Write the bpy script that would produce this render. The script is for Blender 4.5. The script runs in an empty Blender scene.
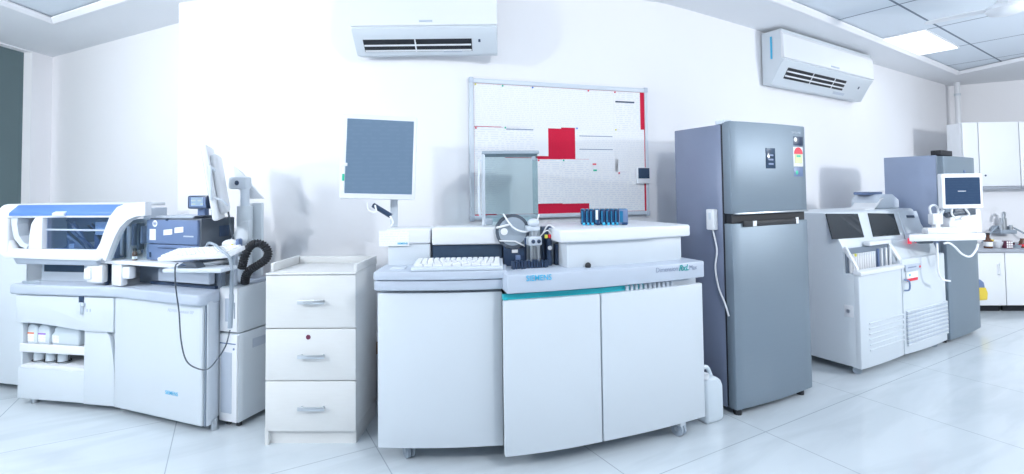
import bpy, bmesh, math, random
from mathutils import Matrix, Vector
random.seed(7)
S = bpy.context.scene
C = S.collection
LE, RE, FR, FL, AE, WE, EXPO = 205, 158, 370, 145, 4, 0.33, -0.64
R = math.radians
# ------------------------------------------------------------------ measuring camera (eye height, lens, tilt found from the photo)
EYE = Vector((0, 0, 1.28)); FPX = 500.0; CY = 173.5; PITCH = R(1.9); ROLL = 0.012
def ray(px, py):
    u = (px - 512) / FPX; v = -(py - CY) / FPX
    c, s = math.cos(ROLL), math.sin(ROLL)
    x = c * u + s * v; y = -s * u + c * v
    return Vector((x, math.cos(PITCH) - math.sin(PITCH) * y, math.sin(PITCH) + math.cos(PITCH) * y))
def at(px, py, Y):
    d = ray(px, py); return EYE + d * (Y / d.y)
def onz(px, py, z=0.0):
    d = ray(px, py); return EYE + d * ((z - EYE.z) / d.z)
class Fr:
    """a measured vertical plane: local x along the front, y away from the viewer, z up"""
    def __init__(s, x, y, yaw=0.0, z=0.0):
        s.M = Matrix.Translation((x, y, z)) @ Matrix.Rotation(R(yaw), 4, 'Z'); s.I = s.M.inverted(); s.x, s.y, s.yaw = x, y, yaw
    def uz(s, px, py, v=0.0):
        e = s.I @ EYE; d = s.I.to_3x3() @ ray(px, py); q = e + d * ((v - e.y) / d.y); return q.x, q.z
    def w(s, u, v, z=0.0): return s.M @ Vector((u, v, z))
    def sub(s, u, v, yaw=0.0, z=0.0):
        f = Fr(0, 0); f.M = s.M @ Matrix.Translation((u, v, z)) @ Matrix.Rotation(R(yaw), 4, 'Z'); f.I = f.M.inverted(); return f
W0 = Fr(0, 0)
TW = {}
# ------------------------------------------------------------------ materials
def mat(name, col, rough=0.5, metal=0.0, var=0.03, scale=12.0, bump=0.0, spec=0.5, emit=None, coat=0.0):
    m = bpy.data.materials.new(name); m.use_nodes = True; nt = m.node_tree; b = nt.nodes['Principled BSDF']
    b.inputs['Roughness'].default_value = rough; b.inputs['Metallic'].default_value = metal
    b.inputs['Specular IOR Level'].default_value = spec; b.inputs['Coat Weight'].default_value = coat
    tc = nt.nodes.new('ShaderNodeTexCoord'); nz = nt.nodes.new('ShaderNodeTexNoise'); nz.inputs['Scale'].default_value = scale; nz.inputs['Detail'].default_value = 4
    nt.links.new(tc.outputs['Object'], nz.inputs['Vector'])
    mr = nt.nodes.new('ShaderNodeMapRange'); mr.inputs['To Min'].default_value = 1 - var; mr.inputs['To Max'].default_value = 1 + var
    nt.links.new(nz.outputs['Fac'], mr.inputs['Value'])
    mx = nt.nodes.new('ShaderNodeVectorMath'); mx.operation = 'SCALE'; mx.inputs[0].default_value = col[:3]
    nt.links.new(mr.outputs['Result'], mx.inputs['Scale']); nt.links.new(mx.outputs['Vector'], b.inputs['Base Color'])
    if bump:
        bp = nt.nodes.new('ShaderNodeBump'); bp.inputs['Strength'].default_value = bump; bp.inputs['Distance'].default_value = 0.002
        nt.links.new(nz.outputs['Fac'], bp.inputs['Height']); nt.links.new(bp.outputs['Normal'], b.inputs['Normal'])
    if emit:
        b.inputs['Emission Color'].default_value = (*emit[:3], 1); b.inputs['Emission Strength'].default_value = emit[3]
    return m
def glass(name, tint, gloss=0.12, rough=0.03):
    m = bpy.data.materials.new(name); m.use_nodes = True; nt = m.node_tree; nt.nodes.clear()
    o = nt.nodes.new('ShaderNodeOutputMaterial'); t = nt.nodes.new('ShaderNodeBsdfTransparent'); g = nt.nodes.new('ShaderNodeBsdfGlossy'); x = nt.nodes.new('ShaderNodeMixShader')
    lw = nt.nodes.new('ShaderNodeLayerWeight'); lw.inputs['Blend'].default_value = 0.3
    mr = nt.nodes.new('ShaderNodeMapRange'); mr.inputs['To Min'].default_value = gloss * 0.6; mr.inputs['To Max'].default_value = min(1, gloss * 4)
    t.inputs['Color'].default_value = (*tint, 1); g.inputs['Roughness'].default_value = rough
    nt.links.new(lw.outputs['Facing'], mr.inputs['Value']); nt.links.new(mr.outputs['Result'], x.inputs['Fac'])
    nt.links.new(t.outputs[0], x.inputs[1]); nt.links.new(g.outputs[0], x.inputs[2]); nt.links.new(x.outputs[0], o.inputs['Surface'])
    return m
def nodes_of(m): return m.node_tree.nodes, m.node_tree.links, m.node_tree.nodes['Principled BSDF']

M = {}
M['wall'] = mat('wall_paint', (0.89, 0.893, 0.925), 0.75, var=0.012, scale=3, bump=0.05)
M['soffit'] = mat('soffit_paint', (0.83, 0.85, 0.885), 0.8, var=0.012, scale=3)
M['white'] = mat('white_enamel', (0.655, 0.71, 0.765), 0.35, var=0.012, scale=5)
M['bright'] = mat('bright_white_plastic', (0.80, 0.825, 0.865), 0.38, var=0.01, scale=5)
M['lilac'] = mat('pale_grey_plastic', (0.50, 0.56, 0.655), 0.4, var=0.015, scale=6)
M['cupboard'] = mat('cupboard_white', (0.82, 0.84, 0.87), 0.4, var=0.01, scale=5)
M['pale'] = mat('pale_blue_grey_plastic', (0.64, 0.70, 0.775), 0.4, var=0.015, scale=6)
M['grey'] = mat('mid_grey_plastic', (0.34, 0.40, 0.47), 0.45, var=0.04)
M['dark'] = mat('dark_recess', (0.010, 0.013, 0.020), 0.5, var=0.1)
M['shade'] = mat('grey_blue_cavity', (0.20, 0.245, 0.31), 0.6, var=0.05)
M['navy'] = mat('navy_plastic', (0.03, 0.055, 0.11), 0.3, var=0.1)
M['black'] = mat('black_rubber', (0.018, 0.02, 0.026), 0.55, var=0.15)
M['metal'] = mat('brushed_metal', (0.62, 0.66, 0.70), 0.3, 0.9, var=0.06, scale=30)
M['chrome'] = mat('chrome', (0.75, 0.78, 0.8), 0.15, 1.0, var=0.03)
M['blue'] = mat('blue_stripe', (0.115, 0.24, 0.70), 0.35, var=0.05)
M['cyan'] = mat('turquoise_strip', (0.02, 0.50, 0.58), 0.4, var=0.03)
M['cyantext'] = mat('cyan_print', (0.05, 0.46, 0.74), 0.5, var=0.01)
M['greytext'] = mat('grey_print', (0.25, 0.30, 0.42), 0.5, var=0.01)
M['greentext'] = mat('green_print', (0.02, 0.30, 0.31), 0.5, var=0.01)
M['red'] = mat('red_felt', (0.62, 0.006, 0.045), 0.9, var=0.08, scale=80)
M['redlabel'] = mat('red_label', (0.75, 0.03, 0.06), 0.5, var=0.02)
M['printer'] = mat('printer_blue_grey', (0.145, 0.21, 0.37), 0.4, var=0.06)
M['printdark'] = mat('printer_dark_grey', (0.075, 0.095, 0.125), 0.45, var=0.06)
M['label'] = mat('white_label', (0.88, 0.89, 0.91), 0.6, var=0.01)
M['wood'] = mat('brown_wood', (0.26, 0.16, 0.09), 0.6, var=0.25, scale=25)
M['bottle'] = mat('milky_plastic', (0.66, 0.735, 0.80), 0.35, var=0.02)
M['yellow'] = mat('yellow_cloth', (0.75, 0.56, 0.06), 0.7, var=0.06)
M['brown'] = mat('brown_glass', (0.12, 0.05, 0.03), 0.25, var=0.06)
M['maroon'] = mat('maroon_plastic', (0.16, 0.03, 0.07), 0.4, var=0.06)
M['cartblue'] = mat('navy_blue_cartridge', (0.012, 0.045, 0.125), 0.25, var=0.12)
M['cartside'] = mat('blue_translucent_cartridge', (0.02, 0.17, 0.34), 0.2, var=0.12)
M['cartfoot'] = mat('bright_cyan_foot', (0.05, 0.50, 0.80), 0.4, var=0.03)
M['counter'] = mat('lilac_counter_stone', (0.36, 0.385, 0.44), 0.35, var=0.08, scale=60)
M['teal'] = mat('teal_grey_blind', (0.115, 0.17, 0.185), 0.75, var=0.06, scale=4)
M['lamp'] = mat('lit_diffuser', (0.95, 0.95, 0.95), 0.5, emit=(0.97, 0.99, 1.0, 2.4))
M['led'] = mat('red_led', (0.8, 0.05, 0.08), 0.4, emit=(1.0, 0.08, 0.15, 1.0))
M['glass'] = glass('clear_cover', (0.80, 0.875, 0.89), 0.07)
M['clear'] = glass('clear_plastic', (0.93, 0.96, 0.97), 0.06)
M['blueglass'] = glass('blue_window', (0.66, 0.77, 0.93), 0.12)
M['darkglass'] = mat('smoked_window', (0.02, 0.026, 0.034), 0.06, var=0.05, spec=0.5)
M['display'] = mat('dark_display_glass', (0.045, 0.075, 0.125), 0.12, var=0.2, scale=20)
# drawer unit: off-white wood grain
m = mat('white_wood_laminate', (0.735, 0.745, 0.745), 0.5, var=0.03); M['laminate'] = m
n, l, b = nodes_of(m)
for x in n:
    if x.type == 'TEX_NOISE':
        mp = n.new('ShaderNodeMapping'); mp.inputs['Scale'].default_value = (1.0, 1.0, 9.0); tcn = [q for q in n if q.type == 'TEX_COORD'][0]
        l.new(tcn.outputs['Object'], mp.inputs['Vector']); l.new(mp.outputs['Vector'], x.inputs['Vector'])
# brushed fridge steel
def steel(name, col, rough, metal):
    m = mat(name, col, rough, metal, var=0.05, scale=8)
    n, l, b = nodes_of(m)
    x = [q for q in n if q.type == 'TEX_NOISE'][0]; tcn = [q for q in n if q.type == 'TEX_COORD'][0]
    mp = n.new('ShaderNodeMapping'); mp.inputs['Scale'].default_value = (0.6, 0.6, 60.0)
    l.new(tcn.outputs['Object'], mp.inputs['Vector']); l.new(mp.outputs['Vector'], x.inputs['Vector'])
    return m
M['steel'] = steel('brushed_steel_door', (0.215, 0.27, 0.325), 0.46, 0.35)
M['steelside'] = mat('dark_steel_side', (0.20, 0.235, 0.335), 0.28, 0.1, var=0.03)
M['steelpale'] = mat('lilac_steel_side', (0.30, 0.36, 0.50), 0.4, 0.1, var=0.03)
# floor tiles: pale polished marble
m = mat('polished_floor_tile', (0.64, 0.70, 0.745), 0.13, var=0.02, scale=1.3); M['floor'] = m
n, l, b = nodes_of(m)
tcn = [q for q in n if q.type == 'TEX_COORD'][0]
mp = n.new('ShaderNodeMapping'); mp.inputs['Rotation'].default_value = (0, 0, R(-29.5)); mp.inputs['Location'].default_value = (0.25, 0.13, 0)
l.new(tcn.outputs['Object'], mp.inputs['Vector'])
vein = n.new('ShaderNodeTexNoise'); vein.inputs['Scale'].default_value = 1.6; vein.inputs['Detail'].default_value = 7; vein.inputs['Distortion'].default_value = 1.4
mpv = n.new('ShaderNodeMapping'); mpv.inputs['Scale'].default_value = (0.7, 3.2, 1); l.new(mp.outputs['Vector'], mpv.inputs['Vector']); l.new(mpv.outputs['Vector'], vein.inputs['Vector'])
cr = n.new('ShaderNodeValToRGB'); cr.color_ramp.elements[0].position = 0.36; cr.color_ramp.elements[0].color = (0.545, 0.60, 0.645, 1); cr.color_ramp.elements[1].position = 0.56; cr.color_ramp.elements[1].color = (0.60, 0.655, 0.70, 1)
l.new(vein.outputs['Fac'], cr.inputs['Fac'])
bk = n.new('ShaderNodeTexBrick'); bk.offset = 0.0; bk.inputs['Scale'].default_value = 1.0; bk.inputs['Brick Width'].default_value = 0.9; bk.inputs['Row Height'].default_value = 0.9; bk.inputs['Mortar Size'].default_value = 0.003; bk.inputs['Mortar Smooth'].default_value = 0.3
bk.inputs['Mortar'].default_value = (0.36, 0.41, 0.46, 1)
l.new(mp.outputs['Vector'], bk.inputs['Vector']); l.new(cr.outputs['Color'], bk.inputs['Color1']); l.new(cr.outputs['Color'], bk.inputs['Color2']); l.new(bk.outputs['Color'], b.inputs['Base Color'])
# ceiling tiles
m = mat('ceiling_tile', (0.66, 0.71, 0.77), 0.85, var=0.02); M['tile'] = m
n, l, b = nodes_of(m); tcn = [q for q in n if q.type == 'TEX_COORD'][0]
mp = n.new('ShaderNodeMapping'); mp.vector_type = 'TEXTURE'; mp.inputs['Rotation'].default_value = (0, 0, R(35.3)); mp.inputs['Location'].default_value = (3.77, 4.354, 0)
l.new(tcn.outputs['Object'], mp.inputs['Vector'])
bk = n.new('ShaderNodeTexBrick'); bk.offset = 0.0; bk.inputs['Scale'].default_value = 1.0; bk.inputs['Brick Width'].default_value = 0.96; bk.inputs['Row Height'].default_value = 0.96; bk.inputs['Mortar Size'].default_value = 0.009; bk.inputs['Mortar Smooth'].default_value = 0.1
bk.inputs['Mortar'].default_value = (0.16, 0.20, 0.26, 1); bk.inputs['Color1'].default_value = (0.72, 0.78, 0.85, 1); bk.inputs['Color2'].default_value = (0.75, 0.805, 0.865, 1)
l.new(mp.outputs['Vector'], bk.inputs['Vector']); l.new(bk.outputs['Color'], b.inputs['Base Color'])
# printed sheets: rows of fine broken lines of type
def sheet(name, pitch, cols, ink):
    m = mat(name, (0.9, 0.9, 0.92), 0.7, var=0.005); n, l, b = nodes_of(m); tcn = [q for q in n if q.type == 'TEX_COORD'][0]
    sp = n.new('ShaderNodeSeparateXYZ'); l.new(tcn.outputs['Object'], sp.inputs[0])
    def mth(op, a, bb):
        x = n.new('ShaderNodeMath'); x.operation = op
        for i, v in enumerate((a, bb)):
            if v is None: continue
            if isinstance(v, (int, float)): x.inputs[i].default_value = v
            else: l.new(v, x.inputs[i])
        return x.outputs[0]
    fr = mth('FRACT', mth('DIVIDE', sp.outputs['Z'], pitch), None)
    row = mth('LESS_THAN', fr, 0.42)
    nz = n.new('ShaderNodeTexNoise'); nz.inputs['Scale'].default_value = 1; nz.inputs['Detail'].default_value = 0
    cb = n.new('ShaderNodeCombineXYZ'); l.new(mth('MULTIPLY', sp.outputs['X'], cols), cb.inputs[0]); l.new(mth('FLOOR', mth('DIVIDE', sp.outputs['Z'], pitch), None), cb.inputs[2])
    l.new(cb.outputs[0], nz.inputs['Vector'])
    on = mth('MULTIPLY', row, mth('GREATER_THAN', nz.outputs['Fac'], 0.47))
    mx = n.new('ShaderNodeMix'); mx.data_type = 'RGBA'; mx.inputs['A'].default_value = (0.90, 0.905, 0.925, 1); mx.inputs['B'].default_value = (*ink, 1)
    l.new(on, mx.inputs['Factor']); l.new(mx.outputs['Result'], b.inputs['Base Color'])
    return m
M['sheet'] = sheet('typed_sheet', 0.0125, 80, (0.825, 0.84, 0.885))
M['table'] = sheet('table_sheet', 0.014, 45, (0.79, 0.81, 0.87))
# screens
def screen(name, base, line, strength, pitch):
    m = sheet(name, pitch, 22, line); n, l, b = nodes_of(m)
    mx = [q for q in n if q.type == 'MIX'][0]; mx.inputs['A'].default_value = (*base, 1); mx.inputs['B'].default_value = (*line, 1)
    l.new(mx.outputs['Result'], b.inputs['Emission Color']); b.inputs['Emission Strength'].default_value = strength; b.inputs['Roughness'].default_value = 0.15
    cb = n.new('ShaderNodeRGB'); cb.outputs[0].default_value = (0.02, 0.03, 0.04, 1); l.new(cb.outputs[0], b.inputs['Base Color'])
    return m
M['screen1'] = screen('lit_blue_grey_screen', (0.120, 0.195, 0.31), (0.126, 0.203, 0.319), 1.95, 0.021)
M['screen2'] = screen('lit_navy_screen', (0.020, 0.058, 0.165), (0.023, 0.063, 0.173), 1.3, 0.02)
M['screen3'] = screen('lit_pale_screen', (0.42, 0.60, 0.82), (0.60, 0.75, 0.92), 1.4, 0.02)

# ------------------------------------------------------------------ mesh builder
class MB:
    def __init__(s, fr=None): s.bm = bmesh.new(); s.fr = fr or W0; s.T = Matrix()
    def _take(s, b2):
        me = bpy.data.meshes.new('x'); b2.to_mesh(me); b2.free(); me.transform(s.fr.M @ s.T); s.bm.from_mesh(me); bpy.data.meshes.remove(me)
    def box(s, x0, x1, y0, y1, z0, z1, b=0.0, seg=2):
        x0, x1 = min(x0, x1), max(x0, x1); y0, y1 = min(y0, y1), max(y0, y1); z0, z1 = min(z0, z1), max(z0, z1)
        b2 = bmesh.new()
        bmesh.ops.create_cube(b2, size=1, matrix=Matrix.Translation(((x0+x1)/2, (y0+y1)/2, (z0+z1)/2)) @ Matrix.Diagonal((x1-x0, y1-y0, z1-z0, 1)))
        b = min(b, 0.45 * min(x1-x0, y1-y0, z1-z0))
        if b > 0: bmesh.ops.bevel(b2, geom=b2.edges[:], offset=b, segments=seg, affect='EDGES', profile=0.5)
        s._take(b2); return s
    def prism(s, pts, a0, a1, axis='z', b=0.0, seg=2):
        b2 = bmesh.new()
        def P(p, a): return {'z': (p[0], p[1], a), 'y': (p[0], a, p[1]), 'x': (a, p[0], p[1])}[axis]
        lo = [b2.verts.new(P(p, a0)) for p in pts]; hi = [b2.verts.new(P(p, a1)) for p in pts]
        k = len(pts); b2.faces.new(lo); b2.faces.new(hi)
        for i in range(k): b2.faces.new((lo[i], lo[(i+1) % k], hi[(i+1) % k], hi[i]))
        bmesh.ops.recalc_face_normals(b2, faces=b2.faces[:])
        if b > 0:
            es = [e for e in b2.edges if e.calc_face_angle(0) > 0.5]
            bmesh.ops.bevel(b2, geom=es, offset=b, segments=seg, affect='EDGES', profile=0.5, clamp_overlap=True)
        s._take(b2); return s
    def band(s, A, B, a0, a1, axis='y'):
        """a strip between two equally long polylines, given thickness a0..a1"""
        for i in range(len(A) - 1):
            s.prism([A[i], A[i+1], B[i+1], B[i]], a0, a1, axis)
        return s
    def tube(s, path, r, n=8, caps=True, ribs=0):
        P = [Vector(p) for p in path]; b2 = bmesh.new(); rings = []; up = None
        for i, p in enumerate(P):
            t = (P[min(i+1, len(P)-1)] - P[max(i-1, 0)]).normalized()
            if up is None: up = t.orthogonal().normalized()
            up = (up - t * up.dot(t)).normalized(); sd = t.cross(up)
            rr = r[i] if isinstance(r, (list, tuple)) else r
            rings.append([b2.verts.new(p + (up * math.cos(a) + sd * math.sin(a)) * rr) for a in [2*math.pi*k/n for k in range(n)]])
        for i in range(len(rings) - 1):
            for k in range(n): b2.faces.new((rings[i][k], rings[i][(k+1) % n], rings[i+1][(k+1) % n], rings[i+1][k]))
        if caps: b2.faces.new(rings[0]); b2.faces.new(rings[-1])
        bmesh.ops.recalc_face_normals(b2, faces=b2.faces[:]); s._take(b2); return s
    def cyl(s, p0, p1, r, n=16, r2=None):
        return s.tube([p0, p1], [r, r if r2 is None else r2], n)
    def lathe(s, prof, c=(0, 0, 0), n=24):
        b2 = bmesh.new(); rings = []
        for r_, z in prof:
            rings.append([b2.verts.new((c[0] + r_*math.cos(2*math.pi*k/n), c[1] + r_*math.sin(2*math.pi*k/n), c[2] + z)) for k in range(n)] if r_ > 1e-6 else [b2.verts.new((c[0], c[1], c[2] + z))])
        for i in range(len(rings) - 1):
            a, d = rings[i], rings[i+1]
            for k in range(n):
                k2 = (k+1) % n
                if len(a) > 1 and len(d) > 1: b2.faces.new((a[k], a[k2], d[k2], d[k]))
                elif len(a) > 1: b2.faces.new((a[k], a[k2], d[0]))
                elif len(d) > 1: b2.faces.new((a[0], d[k2], d[k]))
        for rg in (rings[0], rings[-1]):
            if len(rg) > 2: b2.faces.new(rg)
        bmesh.ops.recalc_face_normals(b2, faces=b2.faces[:]); s._take(b2); return s
    def ball(s, c, rx, ry=None, rz=None, n=16):
        b2 = bmesh.new(); bmesh.ops.create_uvsphere(b2, u_segments=n, v_segments=n//2+2, radius=1, matrix=Matrix.Translation(c) @ Matrix.Diagonal((rx, ry or rx, rz or rx, 1))); s._take(b2); return s
    def build(s, name, m, parent=None, fr=None, **tags):
        me = bpy.data.meshes.new(name); s.bm.to_mesh(me); s.bm.free()
        o = bpy.data.objects.new(name, me); C.objects.link(o)
        if parent is not None:
            w = TW[parent.name]; TW[o.name] = w; o.parent = parent
        else:
            w = (fr or s.fr).M; o.matrix_world = w; TW[o.name] = w
        me.transform(w.inverted()); me.update()
        for p in me.polygons: p.use_smooth = True
        me.set_sharp_from_angle(angle=R(35))
        me.materials.append(M[m] if isinstance(m, str) else m)
        for k, v in tags.items():
            if v: o[k] = v
        return o
def thing(name, label, cat, fr, group=None):
    o = bpy.data.objects.new(name, None); C.objects.link(o); o.empty_display_size = 0.1
    o.matrix_world = fr.M; TW[o.name] = fr.M.copy(); o['label'] = label; o['category'] = cat
    if group: o['group'] = group
    return o
def lettering(body, size, fr, u, v, z, m, parent, wfac=1.0, name='lettering', bold=0.0, tilt=90.0, shear=0.0):
    cu = bpy.data.curves.new('t', 'FONT'); cu.body = body; cu.size = size; cu.extrude = 0.0004; cu.offset = bold; cu.shear = shear; cu.align_x = 'CENTER'; cu.align_y = 'CENTER'
    tmp = bpy.data.objects.new('t', cu); C.objects.link(tmp); dg = bpy.context.evaluated_depsgraph_get()
    me = bpy.data.meshes.new_from_object(tmp.evaluated_get(dg)); bpy.data.objects.remove(tmp); bpy.data.curves.remove(cu)
    me.transform(fr.M @ Matrix.Translation((u, v, z)) @ Matrix.Rotation(R(tilt), 4, 'X') @ Matrix.Diagonal((wfac, 1, 1, 1)))
    mb = MB(); mb.bm.from_mesh(me); bpy.data.meshes.remove(me); return mb.build(name, m, parent)
def arc(cx, cy, r, a0, a1, k, ry=None):
    return [(cx + r*math.cos(R(a0 + (a1-a0)*i/k)), cy + (ry or r)*math.sin(R(a0 + (a1-a0)*i/k))) for i in range(k+1)]
def spline(pts, k=8):
    P = [Vector(p) for p in pts]; P = [2*P[0]-P[1]] + P + [2*P[-1]-P[-2]]; out = []
    for i in range(1, len(P)-2):
        for j in range(k):
            t = j/k; a, b_, c_, d = P[i-1], P[i], P[i+1], P[i+2]
            out.append(0.5*((2*b_) + (c_-a)*t + (2*a-5*b_+4*c_-d)*t*t + (3*b_-a-3*c_+d)*t**3))
    out.append(P[-2]); return out
def rrect(x0, x1, z0, z1, r, k=4):
    return arc(x1-r, z1-r, r, 0, 90, k) + arc(x0+r, z1-r, r, 90, 180, k) + arc(x0+r, z0+r, r, 180, 270, k) + arc(x1-r, z0+r, r, 270, 360, k)
def pbox(mb, px0, py0, px1, py1, v0, v1, b=0.0):
    f = mb.fr; a = f.uz(px0, (py0+py1)/2, v0); c = f.uz(px1, (py0+py1)/2, v0); d = f.uz((px0+px1)/2, py0, v0); e = f.uz((px0+px1)/2, py1, v0)
    mb.box(a[0], c[0], v0, v1, e[1], d[1], b); return (a[0], c[0], e[1], d[1])
# ================================================================== THE ROOM
HS = 2.63; HC = 2.67
def struct(mb, name, m): return mb.build(name, m, kind='structure')
back = [Vector((-2.33, 3.49, 0)), Vector((-1.25, 3.175, 0))] + spline([(-1.25, 3.175, 0), (-0.95, 3.115, 0), (-0.6, 3.095, 0), (-0.3, 3.125, 0)], 6)[1:] + spline([(0.95, 3.545, 0), (1.12, 3.61, 0), (1.4, 3.78, 0)], 5) + [Vector((6.0, 6.80, 0))]
def wallpoly(pts, name, m='wall', t=0.12, z1=2.9):
    P = [Vector((p[0], p[1])) for p in pts]; off = []
    for i, p in enumerate(P):
        d = (P[min(i+1, len(P)-1)] - P[max(i-1, 0)]).normalized(); off.append(p + Vector((-d.y, d.x)) * t)
    mb = MB(); mb.prism([tuple(p) for p in P] + [tuple(p) for p in reversed(off)], 0, z1, 'z'); return struct(mb, name, m)
wallpoly(back, 'wall_back')
wallpoly([(-4.47, 4.84), (-2.58, 3.885), (-2.36, 3.77)], 'wall_rear_left')
mb = MB(); mb.prism([(-2.33, 3.49), (-2.33, 3.61), (-2.30, 3.9), (-2.52, 3.9), (-2.345, 3.50)], 0, 2.9); struct(mb, 'wall_step', 'wall')
# left wall: pier beside the corner, then a teal blind in a tall opening
LW = Fr(-4.47, 4.84, -91)
pe = LW.uz(31, 120, 0)
u1 = None
e = LW.I @ EYE; d = LW.I.to_3x3() @ ray(31, 120); t = (0 - e.y) / d.y; u1 = (e + d * t).x
mb = MB(LW); mb.box(0, u1, 0, -0.12, 0, 2.9); mb.box(u1, 4.5, 0, -0.12, HS - 0.01, 2.9); mb.box(4.5, 9.0, 0, -0.12, 0, 2.9); struct(mb, 'wall_left', 'wall')
mb = MB(LW); mb.box(u1, 4.5, -0.08, -0.10, 0, HS)
for k in range(9): mb.box(u1 + 0.02 + k*0.36, u1 + 0.03 + k*0.36, -0.078, -0.082, 0, HS - 0.02)
struct(mb, 'window_1', 'teal')
wallpoly([(6.0, 6.80), (8.6, 5.36)], 'wall_right')
mb = MB(); mb.box(-9, 9, -3, 9, -0.1, 0); struct(mb, 'floor', 'floor')
# soffit ring under the ceiling with a raised tiled tray
tray = [(-3.55, -2.5), (-3.60, 3.90), (-2.50, 3.36), (-1.4, 2.78), (-0.57, 2.62), (0.45, 2.80), (1.25, 3.15), (2.243, 3.825), (5.48, 6.11), (5.62, 5.35), (6.4, -2.5)]
outer = [(-9, -2.5), (-9, 5.2), (-4.55, 5.0), (-2.4, 4.0), (-0.57, 3.3), (0.45, 3.5), (1.4, 3.95), (6.0, 6.95), (6.3, 7.2), (9, 6.2), (9, -2.5)]
mb = MB()
for i in range(len(tray) - 1): mb.prism([tray[i], tray[i+1], outer[i+1], outer[i]], HS, HC + 0.1, 'z')
struct(mb, 'ceiling_soffit', 'soffit')
mb = MB()
cen = Vector((0.8, 1.5))
for i in range(len(tray) - 1):
    a, b_ = Vector(tray[i]), Vector(tray[i+1]); nn = Vector(((b_-a).y, -(b_-a).x)).normalized()
    ia, ib = a + nn*0.13, b_ + nn*0.13
    mb.prism([(0, HS+0.004), (0.012, HS+0.004), (0.09, HS+0.055), (0.09, HS+0.07), (0, HS+0.07)], 0, 1, 'x') if False else None
    n_ = Vector(((b_-a).y, -(b_-a).x)).normalized(); f = Fr(a.x, a.y, math.degrees(math.atan2((b_-a).y, (b_-a).x))); sv = MB(f)
    L = (b_-a).length
    sv.prism([(0.0, HS-0.004), (-0.012, HS-0.004), (-0.045, HS+0.022), (-0.045, HS+0.032), (0.0, HS+0.032)], -0.01, L+0.01, 'x')
    me = bpy.data.meshes.new('x'); sv.bm.to_mesh(me); sv.bm.free(); mb.bm.from_mesh(me); bpy.data.meshes.remove(me)
struct(mb, 'trim_1', 'wall')
mb = MB(); mb.box(-9, 9, -3, 9, HC, HC + 0.05); struct(mb, 'ceiling', 'tile')
# conduit in the far corner
c0 = onz(958, 87, HS); p = at(958, 110, 6.55)
mb = MB(Fr(p.x, p.y)); mb.tube([(0, 0, 1.3), (0, 0, HS - 0.002)], 0.03, 10)
o = mb.build('conduit', 'bright', None, label='white pipe running up the far wall corner above the wall cupboards', category='pipe')
mb = MB(Fr(p.x, p.y)); mb.tube([(0, 0, 2.45), (0, 0, 2.48)], 0.038, 10); mb.build('collar', 'white', o)
mb = MB(Fr(p.x, p.y)); mb.tube([(0, 0, 2.05), (0, 0, 2.08)], 0.038, 10); mb.build('collar', 'white', o)
# ceiling light panel
LP = Fr(3.665, 4.36, 35.3)
t = thing('ceiling_light', 'square lit white panel set in the tiled ceiling', 'ceiling light', LP.sub(0.55, 0.22, 0, HC - 0.012))
mb = MB(LP); mb.box(0.04, 1.06, 0.015, 0.475, HC - 0.012, HC - 0.001, 0.003); mb.build('frame', 'bright', t)
mb = MB(LP); mb.box(0.06, 1.04, 0.03, 0.46, HC - 0.018, HC - 0.011); mb.build('diffuser', 'lamp', t)
# ceiling fan
p = onz(1006, 15, 2.44)
FN = Fr(p.x, p.y, 0)
t = thing('ceiling_fan', 'white ceiling fan with a bowl shaped hub under the tiled ceiling', 'ceiling fan', FN.sub(0, 0, 0, 2.44))
mb = MB(FN); mb.cyl((0, 0, 2.53), (0, 0, HC - 0.03), 0.016); mb.build('down_rod', 'bright', t)
mb = MB(FN); mb.lathe([(0.0, HC - 0.001), (0.06, HC - 0.001), (0.055, HC - 0.05), (0.03, HC - 0.075), (0, HC - 0.075)]); mb.build('ceiling_cup', 'bright', t)
mb = MB(FN); mb.lathe([(0, 2.440), (0.05, 2.442), (0.09, 2.455), (0.108, 2.478), (0.10, 2.505), (0.06, 2.52), (0.05, 2.54), (0.0, 2.545)], n=32); mb.build('motor_hub', 'bright', t)
for a in (128, 8, 248):
    mb = MB(FN.sub(0, 0, a)); mb.prism([(0.095, -0.03), (0.16, -0.055), (0.42, -0.05), (0.44, 0), (0.42, 0.05), (0.16, 0.055), (0.095, 0.03)], 2.496, 2.503, 'z'); mb.build('blade', 'bright', t)

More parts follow.
